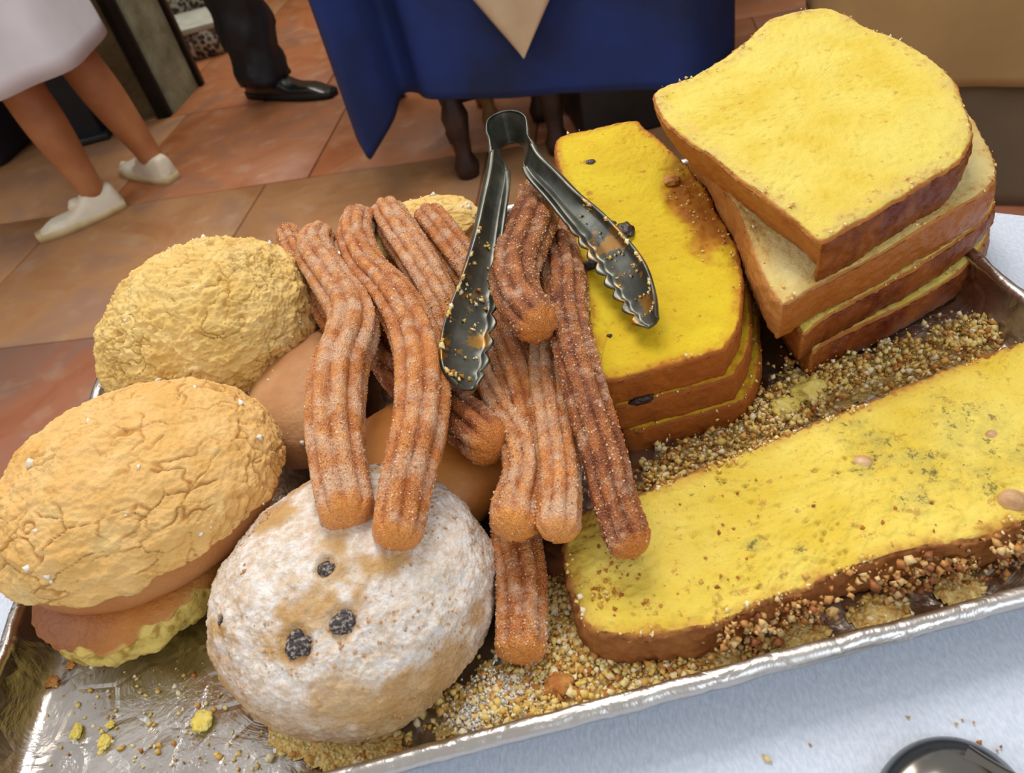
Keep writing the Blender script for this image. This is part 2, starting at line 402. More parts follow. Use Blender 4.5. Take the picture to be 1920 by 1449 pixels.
# ------------------------------------------------------------------ foil-lined tray
XC, HW, Y0, Y1, CR = 0.003, 0.231, 0.110, 0.442, 0.03
YC, HD = (Y0 + Y1) / 2, (Y1 - Y0) / 2
def rr_contour(hw, hd, r, n_):
    """rounded rectangle, even arc length"""
    pts = []
    for cx, cy, a0 in ((hw - r, hd - r, 0), (-hw + r, hd - r, 90), (-hw + r, -hd + r, 180), (hw - r, -hd + r, 270)):
        for q in np.linspace(0, 90, 13): pts.append((cx + r * math.cos(math.radians(a0 + q)), cy + r * math.sin(math.radians(a0 + q))))
    p = np.array(pts + pts[:1]); d = np.r_[0, np.cumsum(np.linalg.norm(np.diff(p, axis=0), axis=1))]
    s = np.linspace(0, d[-1], n_, endpoint=False); return np.stack([np.interp(s, d, p[:, 0]), np.interp(s, d, p[:, 1])], 1)
NCT = 1200
def tray_surface(prof, wr, seed):
    """prof: list of (inset from rim, z above table); floor filled towards the middle"""
    rows = []; FL0 = prof[0][0]
    for s in np.linspace(0.0004, 0.985, 75): rows.append(('s', s, prof[0][1]))
    for ins, z in prof: rows.append(('i', ins, z))
    V = []
    for kd, q, z in rows:
        ins = FL0 if kd == 's' else q
        c = rr_contour(HW - ins, HD - ins, max(.004, CR - ins * .55), NCT)
        if kd == 's': c = c * q
        V.append(np.column_stack([c[:, 0] + XC, c[:, 1] + YC, np.full(NCT, TZ + z)]))
    V = np.concatenate(V); return V, grid_faces(len(rows), NCT), len(rows)
tray = thing('baking_tray', 'rectangular foil-lined metal baking tray full of pastries on the white tablecloth', 'tray', (XC, YC, TZ))
prof = [(.018, .003), (.014, .0035), (.0115, .006), (.008, .014), (.0065, .0195)]
for q in np.linspace(math.pi * .95, -math.pi * .45, 14): prof.append((.0035 - .0 + .0033 * -math.cos(q) * -1 * -1, .0205 + .0033 * math.sin(q)))
prof += [(.0045, .0155), (.0065, .012)]
V, F, nr = tray_surface(prof, 1, 3)
# wrinkles
q = V.copy(); q[:, 2] = 0
rid = 1 - np.abs(fbm(q * np.array((1, .8, 1)), 22, 4, 5)) * 2.6
rid2 = 1 - np.abs(fbm(q + .03 * fbm(q, 30, 2, 9)[:, None], 60, 3, 15)) * 3
rim = sst(.012, .02, V[:, 2] - TZ)
amp = .0006 + .0010 * sst(.0, .05, -(V[:, 0] + .17)) + .0006 * rim
dz = np.clip(rid, 0, 1) ** 2 * amp + np.clip(rid2, 0, 1) ** 2 * .0002
V[:, 2] += dz * (1 - .55 * rim)
out = np.column_stack([V[:, 0] - XC, V[:, 1] - YC]); 
V[:, 0] += rim * .0009 * fbm(q, 90, 2, 31); V[:, 1] += rim * .0007 * fbm(q, 90, 2, 41)
mesh('foil_lining', V, F, MAT['foil'], tray)
pp = [(.0165, .0008), (.013, .0012), (.0105, .004), (.0075, .0125), (.0062, .0165), (.005, .0178), (.0065, .0172), (.0085, .0122), (.0118, .0035), (.0145, .0), (.02, .0)]
NCT = 400; V, F, nr = tray_surface(pp, 0, 1)
mesh('pan', V, F, MAT['pan'], tray)

# ------------------------------------------------------------------ food builders
def surface_points(V, F, n_, rng, bias=None):
    a, b, c, d = (V[F[:, i]] for i in range(4))
    ar = np.linalg.norm(np.cross(c - a, d - b), axis=1)
    N = np.cross(c - a, d - b); N /= np.linalg.norm(N, axis=1)[:, None] + 1e-12
    wt = ar.copy()
    if bias is not None: wt = wt * bias[F[:, 0]]
    idx = rng.choice(len(F), n_, p=wt / wt.sum())
    u = rng.random((n_, 1)); v = rng.random((n_, 1))
    p = (a[idx] * (1 - u) + b[idx] * u) * (1 - v) + (d[idx] * (1 - u) + c[idx] * u) * v
    return p, N[idx]
OCT_V = np.array([(1, 0, 0), (-1, 0, 0), (0, 1, 0), (0, -1, 0), (0, 0, 1), (0, 0, -1)], float)
OCT_F = np.array([(0, 2, 4), (2, 1, 4), (1, 3, 4), (3, 0, 4), (2, 0, 5), (1, 2, 5), (3, 1, 5), (0, 3, 5)])
CUB_V = box((0, 0, 0), (1.5, 1.5, 1.5))[0]; CUB_F = box((0, 0, 0), (1.5, 1.5, 1.5))[1]
def bits(P_, size, rng, kind='oct', lo=.5, hi=1.4):
    bv, bf = (OCT_V, OCT_F) if kind == 'oct' else (CUB_V, CUB_F)
    n_ = len(P_); nb = len(bv)
    q = rng.normal(size=(n_, 4)); q /= np.linalg.norm(q, axis=1)[:, None]; w_, x, y, z = q.T
    R = np.stack([1 - 2 * (y * y + z * z), 2 * (x * y - z * w_), 2 * (x * z + y * w_), 2 * (x * y + z * w_), 1 - 2 * (x * x + z * z), 2 * (y * z - x * w_), 2 * (x * z - y * w_), 2 * (y * z + x * w_), 1 - 2 * (x * x + y * y)], -1).reshape(-1, 3, 3)
    loc = bv[None] * (1 + .6 * rng.uniform(-1, 1, (n_, nb, 1)))
    s = size * (lo + (hi - lo) * rng.random((n_, 1, 1)) ** 2)
    V = np.einsum('nij,nkj->nki', R, loc) * s + P_[:, None, :]
    F = bf[None] + (np.arange(n_) * nb)[:, None, None]
    return V.reshape(-1, 3), F.reshape(-1, bf.shape[1])

def churro(label, pts, mat, seed, grains=2600, flat_end=False, lobes=8, twist=.5, tip0=True, tip1=True):
    """pts: (px, py, height, half width px)"""
    rng = np.random.default_rng(seed)
    C = [];
    for x, y, h, hw in pts:
        p = P(x, y, h); C.append((p[0], p[1], p[2], hw * mpp(x, y, h) * 1.06))
    n_ = 170; cv = catmull(C, n_); c = cv[:, :3]; R = cv[:, 3]
    L = np.r_[0, np.cumsum(np.linalg.norm(np.diff(c, axis=0), axis=1))]
    # gather more rings at the ends
    s = np.linspace(0, 1, 210); s = s - .08 * np.sin(4 * math.pi * s) * .6; s = np.clip(s, 0, 1) * L[-1]; s = np.maximum.accumulate(s)
    c = np.stack([np.interp(s, L, c[:, j]) for j in range(3)], 1); R = np.interp(s, L, R); Lt = L[-1]
    T_ = np.gradient(c, axis=0); T_ /= np.linalg.norm(T_, axis=1)[:, None] + 1e-12
    N = np.zeros_like(T_); up = np.array((0, 0, 1.0)); N[0] = up - T_[0] * up.dot(T_[0]); N[0] /= np.linalg.norm(N[0])
    for i in range(1, len(c)):
        v = N[i - 1] - T_[i] * N[i - 1].dot(T_[i]); N[i] = v / np.linalg.norm(v)
    B = np.cross(T_, N)
    m_ = 96; ph = np.linspace(0, 2 * math.pi, m_, endpoint=False)
    e0 = R[0] * (.8); e1 = R[-1] * (.45 if flat_end else .8)
    env = np.sqrt(np.clip(1 - (1 - np.clip(s / e0, 0, 1)) ** 2, 0, 1)) * np.sqrt(np.clip(1 - (1 - np.clip((Lt - s) / e1, 0, 1)) ** 2, 0, 1))
    env = np.maximum(env, .02)
    PH = ph[None] + (twist * s / Lt)[:, None]
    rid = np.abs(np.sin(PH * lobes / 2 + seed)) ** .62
    tipf = np.maximum(1 - s / (e0 * 1.1), 1 - (Lt - s) / (max(e1, R[-1] * .6) * 1.3)); tipf = np.clip(tipf, 0, 1)[:, None] * np.ones((1, m_))
    dep = .25 * (1 - .75 * tipf)
    rad = (R * env)[:, None] * (1 - dep + dep * rid)
    X = c[:, None] + rad[..., None] * (np.cos(ph)[None, :, None] * N[:, None] + np.sin(ph)[None, :, None] * B[:, None])
    V = X.reshape(-1, 3); nd = (X - c[:, None]).reshape(-1, 3); nd /= np.linalg.norm(nd, axis=1)[:, None] + 1e-9
    SP = np.stack([np.repeat(s[:, None], m_, 1) * 16 + seed, 1.5 * np.cos(ph)[None].repeat(len(s), 0) * 1.6, 1.5 * np.sin(ph)[None].repeat(len(s), 0) * 1.6], -1).reshape(-1, 3)
    d = fbm(SP, 1.0, 2, seed) * .0007 + fbm(V, 520, 2, seed + 5) * .0002 + fbm(V, 1100, 1, seed + 8) * .0003 * (1 - tipf.ravel())
    dust = sst(-.22, .28, fbm(SP * np.array((.6, 2.6, 2.6)), 1.0, 2, seed + 21) + .28 * fbm(V, 260, 2, seed + 22)) * (1 - .8 * sst(.1, .7, tipf.ravel())) * (.55 + .45 * rid.ravel())
    d *= np.repeat(np.clip(env * 2, 0, 1), m_)
    V = V + nd * d[:, None]
    F = grid_faces(len(c), m_)
    nV = len(V); V = np.vstack([V, V[:m_].mean(0), V[-m_:].mean(0)])
    j = np.arange(m_); j2 = (j + 1) % m_
    caps = np.concatenate([np.stack([j2, j, np.full(m_, nV), np.full(m_, nV)], 1), np.stack([j + nV - m_, j2 + nV - m_, np.full(m_, nV + 1), np.full(m_, nV + 1)], 1)])
    ridge = np.r_[rid.ravel(), 1, 1]; tp = np.r_[sst(.1, .7, tipf.ravel()), 1, 1]
    base = np.array((c[:, 0].mean(), c[:, 1].mean(), (V[:, 2]).min()))
    t = thing('churro', label, 'churro', base, 'sugared churros heaped in the middle of the tray')
    # caps as triangles: keep them in a list mesh
    faces = F.tolist() + [[int(x[0]), int(x[1]), int(x[2])] for x in caps]
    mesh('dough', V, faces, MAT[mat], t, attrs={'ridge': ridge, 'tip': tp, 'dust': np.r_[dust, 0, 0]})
    bias = (.25 + ridge[:nV]) * (1 - .8 * tp[:nV]) * np.clip(.6 + 1.5 * fbm(V[:nV], 70, 2, seed + 3), .05, 2)
    pp_, nn = surface_points(V[:nV], F, grains, rng, bias)
    bv, bf = bits(pp_ + nn * .00005, .00027, rng, 'cube', .5, 1.5)
    g = mesh('sugar_grains', bv, bf, MAT['sugar'], t, smooth=False, kind='stuff')
    return t

def slab(outline, thick, nrm, seed, rough=.0006, rings=80, nc=420, round_=.003, crust_w=.0016, edge_w=.006, dark_dir=None, spot=None, sag=0.0, taper=0.0, under=None, side_rough=.0006, edge_amt=1.0, lip=0.0):
    """outline: world points of the top face's rim (on one plane). Returns V,F,attrs: cut top face, crust sides, bottom."""
    O = np.array(outline); nrm = np.array(nrm, float); nrm /= np.linalg.norm(nrm)
    O = catmull(O, nc, closed=True)
    c = O.mean(0)
    seg = np.linalg.norm(O - c, axis=1)
    rad = O - c; rl = np.linalg.norm(rad, axis=1)[:, None]; rd = rad / rl
    rows = []; crust = []; edge = []; kind = []
    ss = np.r_[np.linspace(.0002, .9, int(rings * .75)), np.linspace(.9, 1, int(rings * .25) + 1)[1:]]
    # true distance to outline per ray is close to (1-s)*rl*cos; good enough
    nx = np.cross(np.roll(O, -1, 0) - np.roll(O, 1, 0), nrm); nx /= np.linalg.norm(nx, axis=1)[:, None]
    cosf = np.abs((rd * nx).sum(1))
    if (rd * nx).sum(1).mean() < 0: nx = -nx
    for s_ in ss:
        d = (1 - s_) * rl[:, 0] * cosf
        drop = np.where(d < round_, round_ - np.sqrt(np.clip(round_ ** 2 - (round_ - d) ** 2, 0, None)), 0)
        rows.append(c + rad * s_ - nrm * (drop * .5)[:, None]); crust.append(sst(crust_w, crust_w * .35, d)); edge.append(edge_amt * sst(edge_w, .001, d)); kind.append(np.zeros(nc))
    nside = max(14, int(thick / .0009))
    for k_, q_ in enumerate(np.linspace(0, 1, nside)):
        b = round_ * .5 + (thick - round_ * .5) * q_
        bulge = lip * math.sin(math.pi * q_) + taper * q_
        ub = 0 if under is None else -under[1] * q_ * np.clip((nx * np.array(under[0])).sum(1), 0, 1)[:, None]
        rows.append(O - nrm * b + nx * (bulge + ub)); crust.append(np.ones(nc)); edge.append(np.ones(nc)); kind.append(np.ones(nc))
    for s_ in np.linspace(.97, .01, 12):
        rows.append(c + rad * s_ - nrm * thick + nx * (0 if under is None else -under[1] * s_ * np.clip((nx * np.array(under[0])).sum(1), 0, 1)[:, None])); crust.append(np.full(nc, .3 if s_ < .95 else 1)); edge.append(np.zeros(nc)); kind.append(np.full(nc, 2.0))
    V = np.concatenate(rows); kind = np.concatenate(kind); crust = np.concatenate(crust); edge = np.concatenate(edge)
    NX = np.tile(nx, (len(rows), 1)); topm = (kind == 0); side = kind == 1
    e = np.concatenate([fbm(V, 130, 3, seed)]); e2 = fbm(V, 420, 2, seed + 3); f1, f2 = worley(V, 260, seed)
    pore = sst(.35, .1, f1) * sst(-.1, .3, fbm(V, 60, 2, seed + 7))
    V = V + nrm * (topm * (e * rough + e2 * rough * .8 - pore * rough * 1.5 + sag * fbm(V, 20, 2, seed + 11)))[:, None]
    V = V + NX * ((side | (crust > .3)) * (fbm(V, 60, 3, seed + 9) * side_rough * 1.6 + e2 * side_rough))[:, None]
    crust = np.where(topm, np.clip(crust + sst(.25, .6, e2 + .6 * e) * sst(.2, .9, edge) * .5, 0, 1), crust)
    at = {'crust': crust, 'edge': np.clip(edge * (.55 + .8 * e), 0, 1) * topm}
    dk = np.zeros(len(V))
    if dark_dir is not None:
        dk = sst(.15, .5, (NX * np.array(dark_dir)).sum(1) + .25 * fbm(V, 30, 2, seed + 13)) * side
    at['dark'] = dk
    if spot is not None:
        sp = np.zeros(len(V))
        for q_, r_ in spot: sp = np.maximum(sp, sst(r_, r_ * .3, np.linalg.norm(V - q_, axis=1)))
        at['spot'] = sp
    else: at['spot'] = np.zeros(len(V))
    return V, grid_faces(len(rows), nc), at

def plane_pts(pix, base, nrm):
    """pixels met by the slanted plane through base with normal nrm"""
    out_ = []; C0 = np.array((0, 0, TZ + CH))
    for x, y in pix:
        a_ = P(x, y, 0) - C0
        t_ = ((base - C0) @ nrm) / (a_ @ nrm); out_.append(C0 + a_ * t_)
    return np.array(out_)
def blob(c, r, seed, n_=18, amp=.12, sc=2.0):
    v, f = quadsphere(n_); r = np.array(r)
    d = 1 + amp * fbm(v, sc, 3, seed); return v * r * d[:, None] + c, f

def rim_bits(V, at, parent, seed, n_=420, size=.00055, mat='crumbs'):
    rg = np.random.default_rng(seed); cand = np.where((at['crust'] > .05) & (at['crust'] < .97))[0]
    cand = cand[fbm(V[cand], 70, 2, seed) > -.1]
    p = V[rg.choice(cand, n_)] + rg.normal(0, .0006, (n_, 3))
    bv, bf = bits(p, size, rg, 'oct', .4, 1.8); mesh('rim_crumbs', bv, bf, MAT[mat], parent, smooth=False, kind='stuff')
# ------------------------------------------------------------------ loaf slices with raisins (three in a leaning pile)
def tilt(nx_, ny_): v_ = np.array((nx_, ny_, 1.0)); return v_ / np.linalg.norm(v_)
pn = tilt(.03, -.105)
pbase = P(1130, 712, .050)
ptop = [(1043, 262), (1110, 240), (1185, 224), (1212, 240), (1255, 276), (1310, 330), (1350, 400), (1388, 480), (1392, 590), (1368, 645), (1345, 662), (1240, 690), (1132, 714), (1118, 680), (1095, 570), (1072, 450), (1052, 340)]
for k, (dx, lab) in enumerate(((0, 'top slice of yellow raisin loaf, a tong tip resting on it'), (1, 'middle slice of the raisin loaf pile beside the churros'), (2, 'bottom slice of the raisin loaf pile, lying on the foil'))):
    O = plane_pts(ptop, pbase, pn)
    O = O - pn * (.0158 * k) + np.array((.0045 * k, -.0015 * k, 0)) + (O - O.mean(0)) * (.008 * k)
    V, F, at = slab(O, .0150, pn, 20 + k, rough=.0004, rings=90, nc=520, edge_w=.008, side_rough=.0005, lip=.0005, crust_w=.0022)
    if k == 0:   # browned, eaten-away right shoulder of the crumb
        brn = P(1330, 430, .06); d_ = np.linalg.norm((V - plane_pts([(1318, 395)], pbase, pn)[0]) / np.array((.017, .048, 1)), axis=1)
        z_ = sst(1.1, .45, d_ + .5 * fbm(V, 90, 3, 77)); at['edge'] = np.maximum(at['edge'], z_ * .95); at['crust'] = np.maximum(at['crust'], z_ * .55 * sst(-.3, .3, fbm(V, 120, 3, 6)))
        V = V - pn * (z_ * .0018 * (.6 + .8 * fbm(V, 200, 2, 5)))[:, None]
    t = thing('loaf_slice', lab, 'cake', (O[:, 0].mean(), O[:, 1].mean(), V[:, 2].min()), 'raisin loaf slices')
    mesh('sponge', V, F, MAT['panque'], t, attrs=at); rim_bits(V, at, t, 40 + k)
    if k == 0:
        for x, y, a_, b_ in ((1107, 303, 9, 7), (1173, 433, 15, 20), (1108, 500, 23, 9), (1145, 418, 10, 7), (1143, 630, 7, 5)):
            p = plane_pts([(x, y)], pbase, pn)[0]; s_ = mpp(x, y, .055)
            v, f = blob(p + pn * (.0008 if a_ > 12 else -.0004), (a_ * s_, b_ * s_ * 1.2, .0022 if a_ > 12 else .0012), x, 12, .3)
            mesh('raisin', v, f, MAT['raisin'], t)
        v, f = blob(plane_pts([(1258, 338)], pbase, pn)[0], (.0042, .0045, .002), 3, 12, .4); mesh('crumb_lump', v, f, MAT['crumb_b'], t)
    if k == 1:
        v, f = blob(P(1205, 752, .034) + np.array((0, .001, 0)), (.005, .002, .002), 9, 12, .4); mesh('raisin', v, f, MAT['raisin'], t)

# ------------------------------------------------------------------ egg bread slices (leaning pile of four)
def bread(pix, h, at_px, n_, thick, mat, seed, lab, dark_dir=(.85, -.5, 0), sag=.001, under=None):
    base = P(at_px[0], at_px[1], h); O = plane_pts(pix, base, n_)
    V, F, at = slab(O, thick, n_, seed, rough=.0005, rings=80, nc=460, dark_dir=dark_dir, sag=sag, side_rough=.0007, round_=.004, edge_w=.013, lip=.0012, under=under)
    t = thing('bread_slice', lab, 'bread', (O[:, 0].mean(), O[:, 1].mean(), V[:, 2].min()), 'thick egg bread slices')
    mesh('crumb', V, F, MAT[mat], t, attrs=at); rim_bits(V, at, t, seed, 500); return t
bn = tilt(.02, -.13)
btop = [(1226, 172), (1290, 142), (1350, 108), (1400, 72), (1440, 35), (1500, 18), (1560, 15), (1620, 45), (1700, 78), (1775, 130), (1806, 185), (1824, 240), (1800, 300), (1720, 350), (1630, 405), (1555, 446), (1535, 450), (1515, 435), (1440, 375), (1350, 305), (1250, 228)]
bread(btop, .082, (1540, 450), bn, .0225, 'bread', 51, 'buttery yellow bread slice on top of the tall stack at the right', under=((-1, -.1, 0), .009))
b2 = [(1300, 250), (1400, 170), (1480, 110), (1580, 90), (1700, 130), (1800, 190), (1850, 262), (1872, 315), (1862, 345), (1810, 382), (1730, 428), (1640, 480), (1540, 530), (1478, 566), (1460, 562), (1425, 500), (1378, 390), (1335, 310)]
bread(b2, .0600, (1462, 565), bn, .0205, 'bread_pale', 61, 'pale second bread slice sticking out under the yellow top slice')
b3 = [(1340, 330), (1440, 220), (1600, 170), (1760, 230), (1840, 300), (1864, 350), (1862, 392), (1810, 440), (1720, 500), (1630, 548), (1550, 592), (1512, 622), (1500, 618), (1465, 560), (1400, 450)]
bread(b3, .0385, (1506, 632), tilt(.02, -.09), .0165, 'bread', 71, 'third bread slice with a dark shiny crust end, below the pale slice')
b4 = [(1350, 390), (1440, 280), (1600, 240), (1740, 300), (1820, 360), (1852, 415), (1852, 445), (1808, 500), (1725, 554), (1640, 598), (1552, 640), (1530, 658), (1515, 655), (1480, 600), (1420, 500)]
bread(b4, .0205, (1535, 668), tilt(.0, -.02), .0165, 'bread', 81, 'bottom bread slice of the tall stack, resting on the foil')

# ------------------------------------------------------------------ long slice of nut cake lying in front
ln = tilt(.0, -.02)
lt = [(1056, 1040), (1062, 1000), (1092, 962), (1150, 938), (1210, 917), (1350, 862), (1500, 800), (1650, 742), (1800, 682), (1920, 634), (2050, 588), (2120, 600), (2150, 700), (2120, 860), (2000, 950), (1920, 978), (1850, 1005), (1700, 1040), (1560, 1082), (1450, 1128), (1350, 1172), (1250, 1192), (1150, 1194), (1100, 1176), (1072, 1110)]
LB = P(1300, 1050, .0225); O = plane_pts(lt, LB, ln)
sp = [(plane_pts([(x, y)], LB, ln)[0], r) for x, y, r in ((1590, 800, .012), (1650, 840, .014), (1750, 860, .018), (1830, 800, .02), (1700, 930, .012), (1850, 900, .012), (1415, 1020, .005), (1500, 1030, .004), (1900, 850, .015), (1780, 770, .014), (1620, 870, .01))]
V, F, at = slab(O, .0185, ln, 91, rough=.0010, rings=110, nc=760, spot=sp, edge_w=.008, side_rough=.0013, taper=.0, round_=.003, crust_w=.0022, edge_amt=.8, lip=.001)
d_ = (V - plane_pts([(1620, 845)], LB, ln)[0]); z_ = sst(1.0, .3, np.linalg.norm(d_ / np.array((.009, .009, 1)), axis=1) + .5 * fbm(V, 150, 2, 8))
V[:, 2] -= z_ * .0022 * (V[:, 2] > TZ + .015)
cake = thing('nut_cake_slice', 'long yellow nut cake slice lying flat along the front tray rim', 'cake', (O[:, 0].mean(), O[:, 1].mean(), TZ + .003))
mesh('sponge', V, F, MAT['nutcake'], cake, attrs=at); rim_bits(V, at, cake, 95, 1400, .0007)
rg = np.random.default_rng(31); fl_ = []
for x, y, n1_, sd_ in ((1120, 1110, 70, 26), (1160, 1060, 40, 22), (1200, 1150, 60, 34), (1350, 1100, 30, 60), (1450, 1080, 25, 50), (1320, 960, 14, 60), (1700, 960, 30, 90), (1110, 1000, 14, 18)):
    for p in plane_pts(np.column_stack([rg.normal(x, sd_, n1_), rg.normal(y, sd_ * .55, n1_)]), LB, ln): fl_.append(p)
fl_ = np.array(fl_); cen_ = O.mean(0); keep_ = (fl_[:, 1] > TZ * 0 + .142) & (fl_[:, 0] > .008)
bv, bf = bits(fl_[keep_], .0007, rg, 'oct', .4, 1.7); mesh('loose_flecks', bv, bf, MAT['flecks'], cake, smooth=False, kind='stuff')
for x, y, r in ((1898, 938, 25), (1618, 862, 20), (1862, 812, 16)):
    p = plane_pts([(x, y)], LB, ln)[0]; s_ = mpp(x, y, .02) * r
    v, f = blob(p - np.array((0, 0, s_ * (.15 if r > 22 else .75))), (s_, s_ * .95, s_ * .95), x, 16, .06); mesh('hazelnut', v, f, MAT['hazelnut'], cake)
# chopped nuts along the near side
rng = np.random.default_rng(12)
path = plane_pts([(1330, 1180), (1450, 1130), (1560, 1086), (1700, 1044), (1850, 1008), (1920, 984), (2000, 955)], LB, ln)
pc = catmull(path, 400); idx = rng.integers(0, 400, 900)
pts = pc[idx] + np.column_stack([rng.normal(0, .0015, 900), -rng.random(900) ** .8 * .0085 + .0015, -rng.random(900) * .018 + .0005])
pts = pts[fbm(pts, 90, 2, 4) > -.15]
bv, bf = bits(pts, .0010, rng, 'cube', .35, 1.5)
mesh('chopped_nuts', bv, bf, MAT['nuts'], cake, smooth=False, kind='stuff')

# ------------------------------------------------------------------ conchas, buns
def rot(ax_, deg):
    return np.array(Matrix.Rotation(math.radians(deg), 3, Vector(ax_)))
def bunshape(n_, rx, ry, zt, zb, pw=2.4):
    v, f = quadsphere(n_); r = np.array((rx, ry, 1.0)); X = v * r
    rho = np.sqrt(v[:, 0] ** 2 + v[:, 1] ** 2)
    sup = (np.abs(v[:, 0]) ** pw + np.abs(v[:, 1]) ** pw) ** (1 / pw) / np.maximum(rho, 1e-6)
    z = np.where(v[:, 2] > 0, zt * np.sign(v[:, 2]) * np.abs(v[:, 2]) ** .92, -zb * np.abs(v[:, 2]) ** .55)
    return v, np.column_stack([X[:, 0], X[:, 1], z]), f
def concha(lab, c, R, rx, ry, zt, zb, seed, mat, cut=-.05, crack=75, amp=1.0, cells=.5, fcut=0.0, group='crumble-topped sweet buns'):
    c = np.array(c)
    v, X, f = bunshape(90, rx, ry, zt, zb)
    X = X * (1 + .03 * fbm(v, 1.6, 2, seed))[:, None]
    W = X @ R.T + c
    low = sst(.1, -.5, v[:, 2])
    t = thing('sweet_bun', lab, 'bun', (c[0], c[1], W[:, 2].min()), group)
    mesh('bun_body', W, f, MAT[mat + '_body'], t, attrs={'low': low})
    v, X, f = bunshape(130, rx, ry, zt, zb)
    th_ = .0032 * (1 + .35 * fbm(v, 2.5, 2, seed + 2))
    wp = v + .20 * np.column_stack([fbm(v, 3, 3, seed + 3), fbm(v, 3, 3, seed + 4), fbm(v, 3, 3, seed + 5)])
    f1, f2 = worley(wp, crack / 20.0, seed); g1, g2 = worley(wp, crack / 9.0, seed + 6)
    keep = sst(-.15, .35, fbm(v, 3.2, 3, seed + 8) + .08)
    ck = sst(.060, .005, f2 - f1) * (.12 + .88 * keep); ck2 = sst(.11, .02, g2 - g1) * sst(-.1, .35, fbm(v, 2.8, 2, seed + 9))
    ckk = np.clip(ck + cells * ck2, 0, 1)
    lump = fbm(v, 5, 3, seed + 10) * .0014 + fbm(v, 14, 3, seed + 11) * .0011 * amp + fbm(v, 42, 2, seed + 12) * .0005 * amp
    mask = sst(cut - .03, cut + .02, v[:, 2] + fcut * v[:, 1] + .10 * fbm(v, 2.2, 3, seed + 13) - .05 * vnoise(v * 6, seed))
    off = np.where(mask > 0, -.003 + mask * (.003 + th_), -.003) + mask * (lump - ckk * .0013 + .0003 * (1 - sst(0, .35, f1)))
    nrm = v / np.array((rx, ry, zt)); nrm /= np.linalg.norm(nrm, axis=1)[:, None]
    X = X * (1 + .03 * fbm(v, 1.6, 2, seed))[:, None] + nrm * off[:, None]
    W = X @ R.T + c
    mesh('crumble_topping', W, f, MAT[mat], t, attrs={'crack': np.clip(ckk * .7 + sst(.35, .0, mask) * .3, 0, 1)})
    rg = np.random.default_rng(seed); pick = rg.choice(np.where((mask > .9))[0], 26)
    wn_ = nrm[pick] @ R.T
    bv, bf = bits(W[pick] + wn_ * .0003, .0013, rg, 'cube', .3, 1.3)
    mesh('sugar_crystals', bv, bf, MAT['white_sugar'], t, smooth=False, kind='stuff')
    return t
# near left concha on top of the broken bun
concha('large cracked crumble-topped bun at front left, lying on a broken bun', P(264, 925, .046), rot((1, 0, 0), 4) @ rot((0, 1, 0), -3), .0600, .0505, .033, .0195, 101, 'concha', cut=-.06, fcut=.20)
concha('rough pale yellow crumble-topped bun behind the large cracked one', P(395, 625, .040), rot((0, 1, 0), -10) @ rot((1, 0, 0), 8), .0575, .052, .040, .024, 131, 'concha_pale', cut=-.28, crack=95, amp=1.8, cells=.8)
concha('crumble-topped orange bun at the back, half hidden by churros', P(800, 478, .024), np.eye(3), .047, .040, .026, .018, 151, 'concha_pale', cut=.66, crack=60, amp=.4, cells=.2)

# broken bun
c = P(248, 1080, .022); v, X, f = bunshape(80, .041, .041, .014, .019)
X = X * (1 + .05 * fbm(v, 1.8, 3, 7))[:, None]; W = X + c
W[:, 2] = np.maximum(W[:, 2], TZ + .0036)
fd = np.array((-.05, -1, -.4)); fd /= np.linalg.norm(fd); q = (W - c) @ fd
tmask = sst(.015, .020, q + .004 * fbm(W, 90, 3, 3)) * sst(.0065, .0025, W[:, 2] - c[2] + .003 * fbm(W, 120, 2, 8))
W = W - fd * (tmask * .004 * (1 + .8 * fbm(W, 150, 3, 5)))[:, None]
t = thing('sweet_bun', 'broken golden bun with torn yellow crumb under the large cracked bun', 'bun', (c[0], c[1], TZ + .0036), 'plain buns under the pile')
mesh('bun_body', W, f, MAT['broken'], t, attrs={'torn': tmask, 'dark': sst(.5, -.5, v[:, 0] + .3 * fbm(v, 3, 3, 1)) * sst(.3, -.3, v[:, 1]) * (1 - tmask) * .85})
# plain buns under the heap
for lab, px, h, r, mt, sd in (('tan sugared roll under the pale yellow bun, left of the churros', (575, 735), .0235, (.030, .046, .019), 'tan_roll', 3),
                           ('smooth orange bun hidden under the churros behind the powdered bun', (795, 865), .0225, (.043, .038, .018), 'orange_bun', 5),
                           ('small yellow bun between the pale yellow bun and the churros', (640, 620), .020, (.022, .03, .016), 'concha', 6)):
    c = P(px[0], px[1], h); v, X, f = bunshape(50, r[0], r[1], r[2], h - .004)
    W = X * (1 + .04 * fbm(v, 2, 3, sd))[:, None] + c; W[:, 2] = np.maximum(W[:, 2], TZ + .0036)
    t = thing('sweet_bun', lab, 'bun', (c[0], c[1], TZ + .0036), 'plain buns under the pile')
    mesh('bun_body', W, f, MAT[mt], t, attrs={'crack': np.zeros(len(W)), 'low': np.zeros(len(W))})
    if mt == 'tan_roll':
        rg = np.random.default_rng(5); pick = rg.choice(np.where((v[:, 2] > .0))[0], 90); pick = pick[fbm(v[pick], 3, 2, 9) > 0]
        bv, bf = bits(W[pick], .0009, rg, 'cube', .3, 1.3); mesh('sugar_crystals', bv, bf, MAT['white_sugar'], t, smooth=False, kind='stuff')

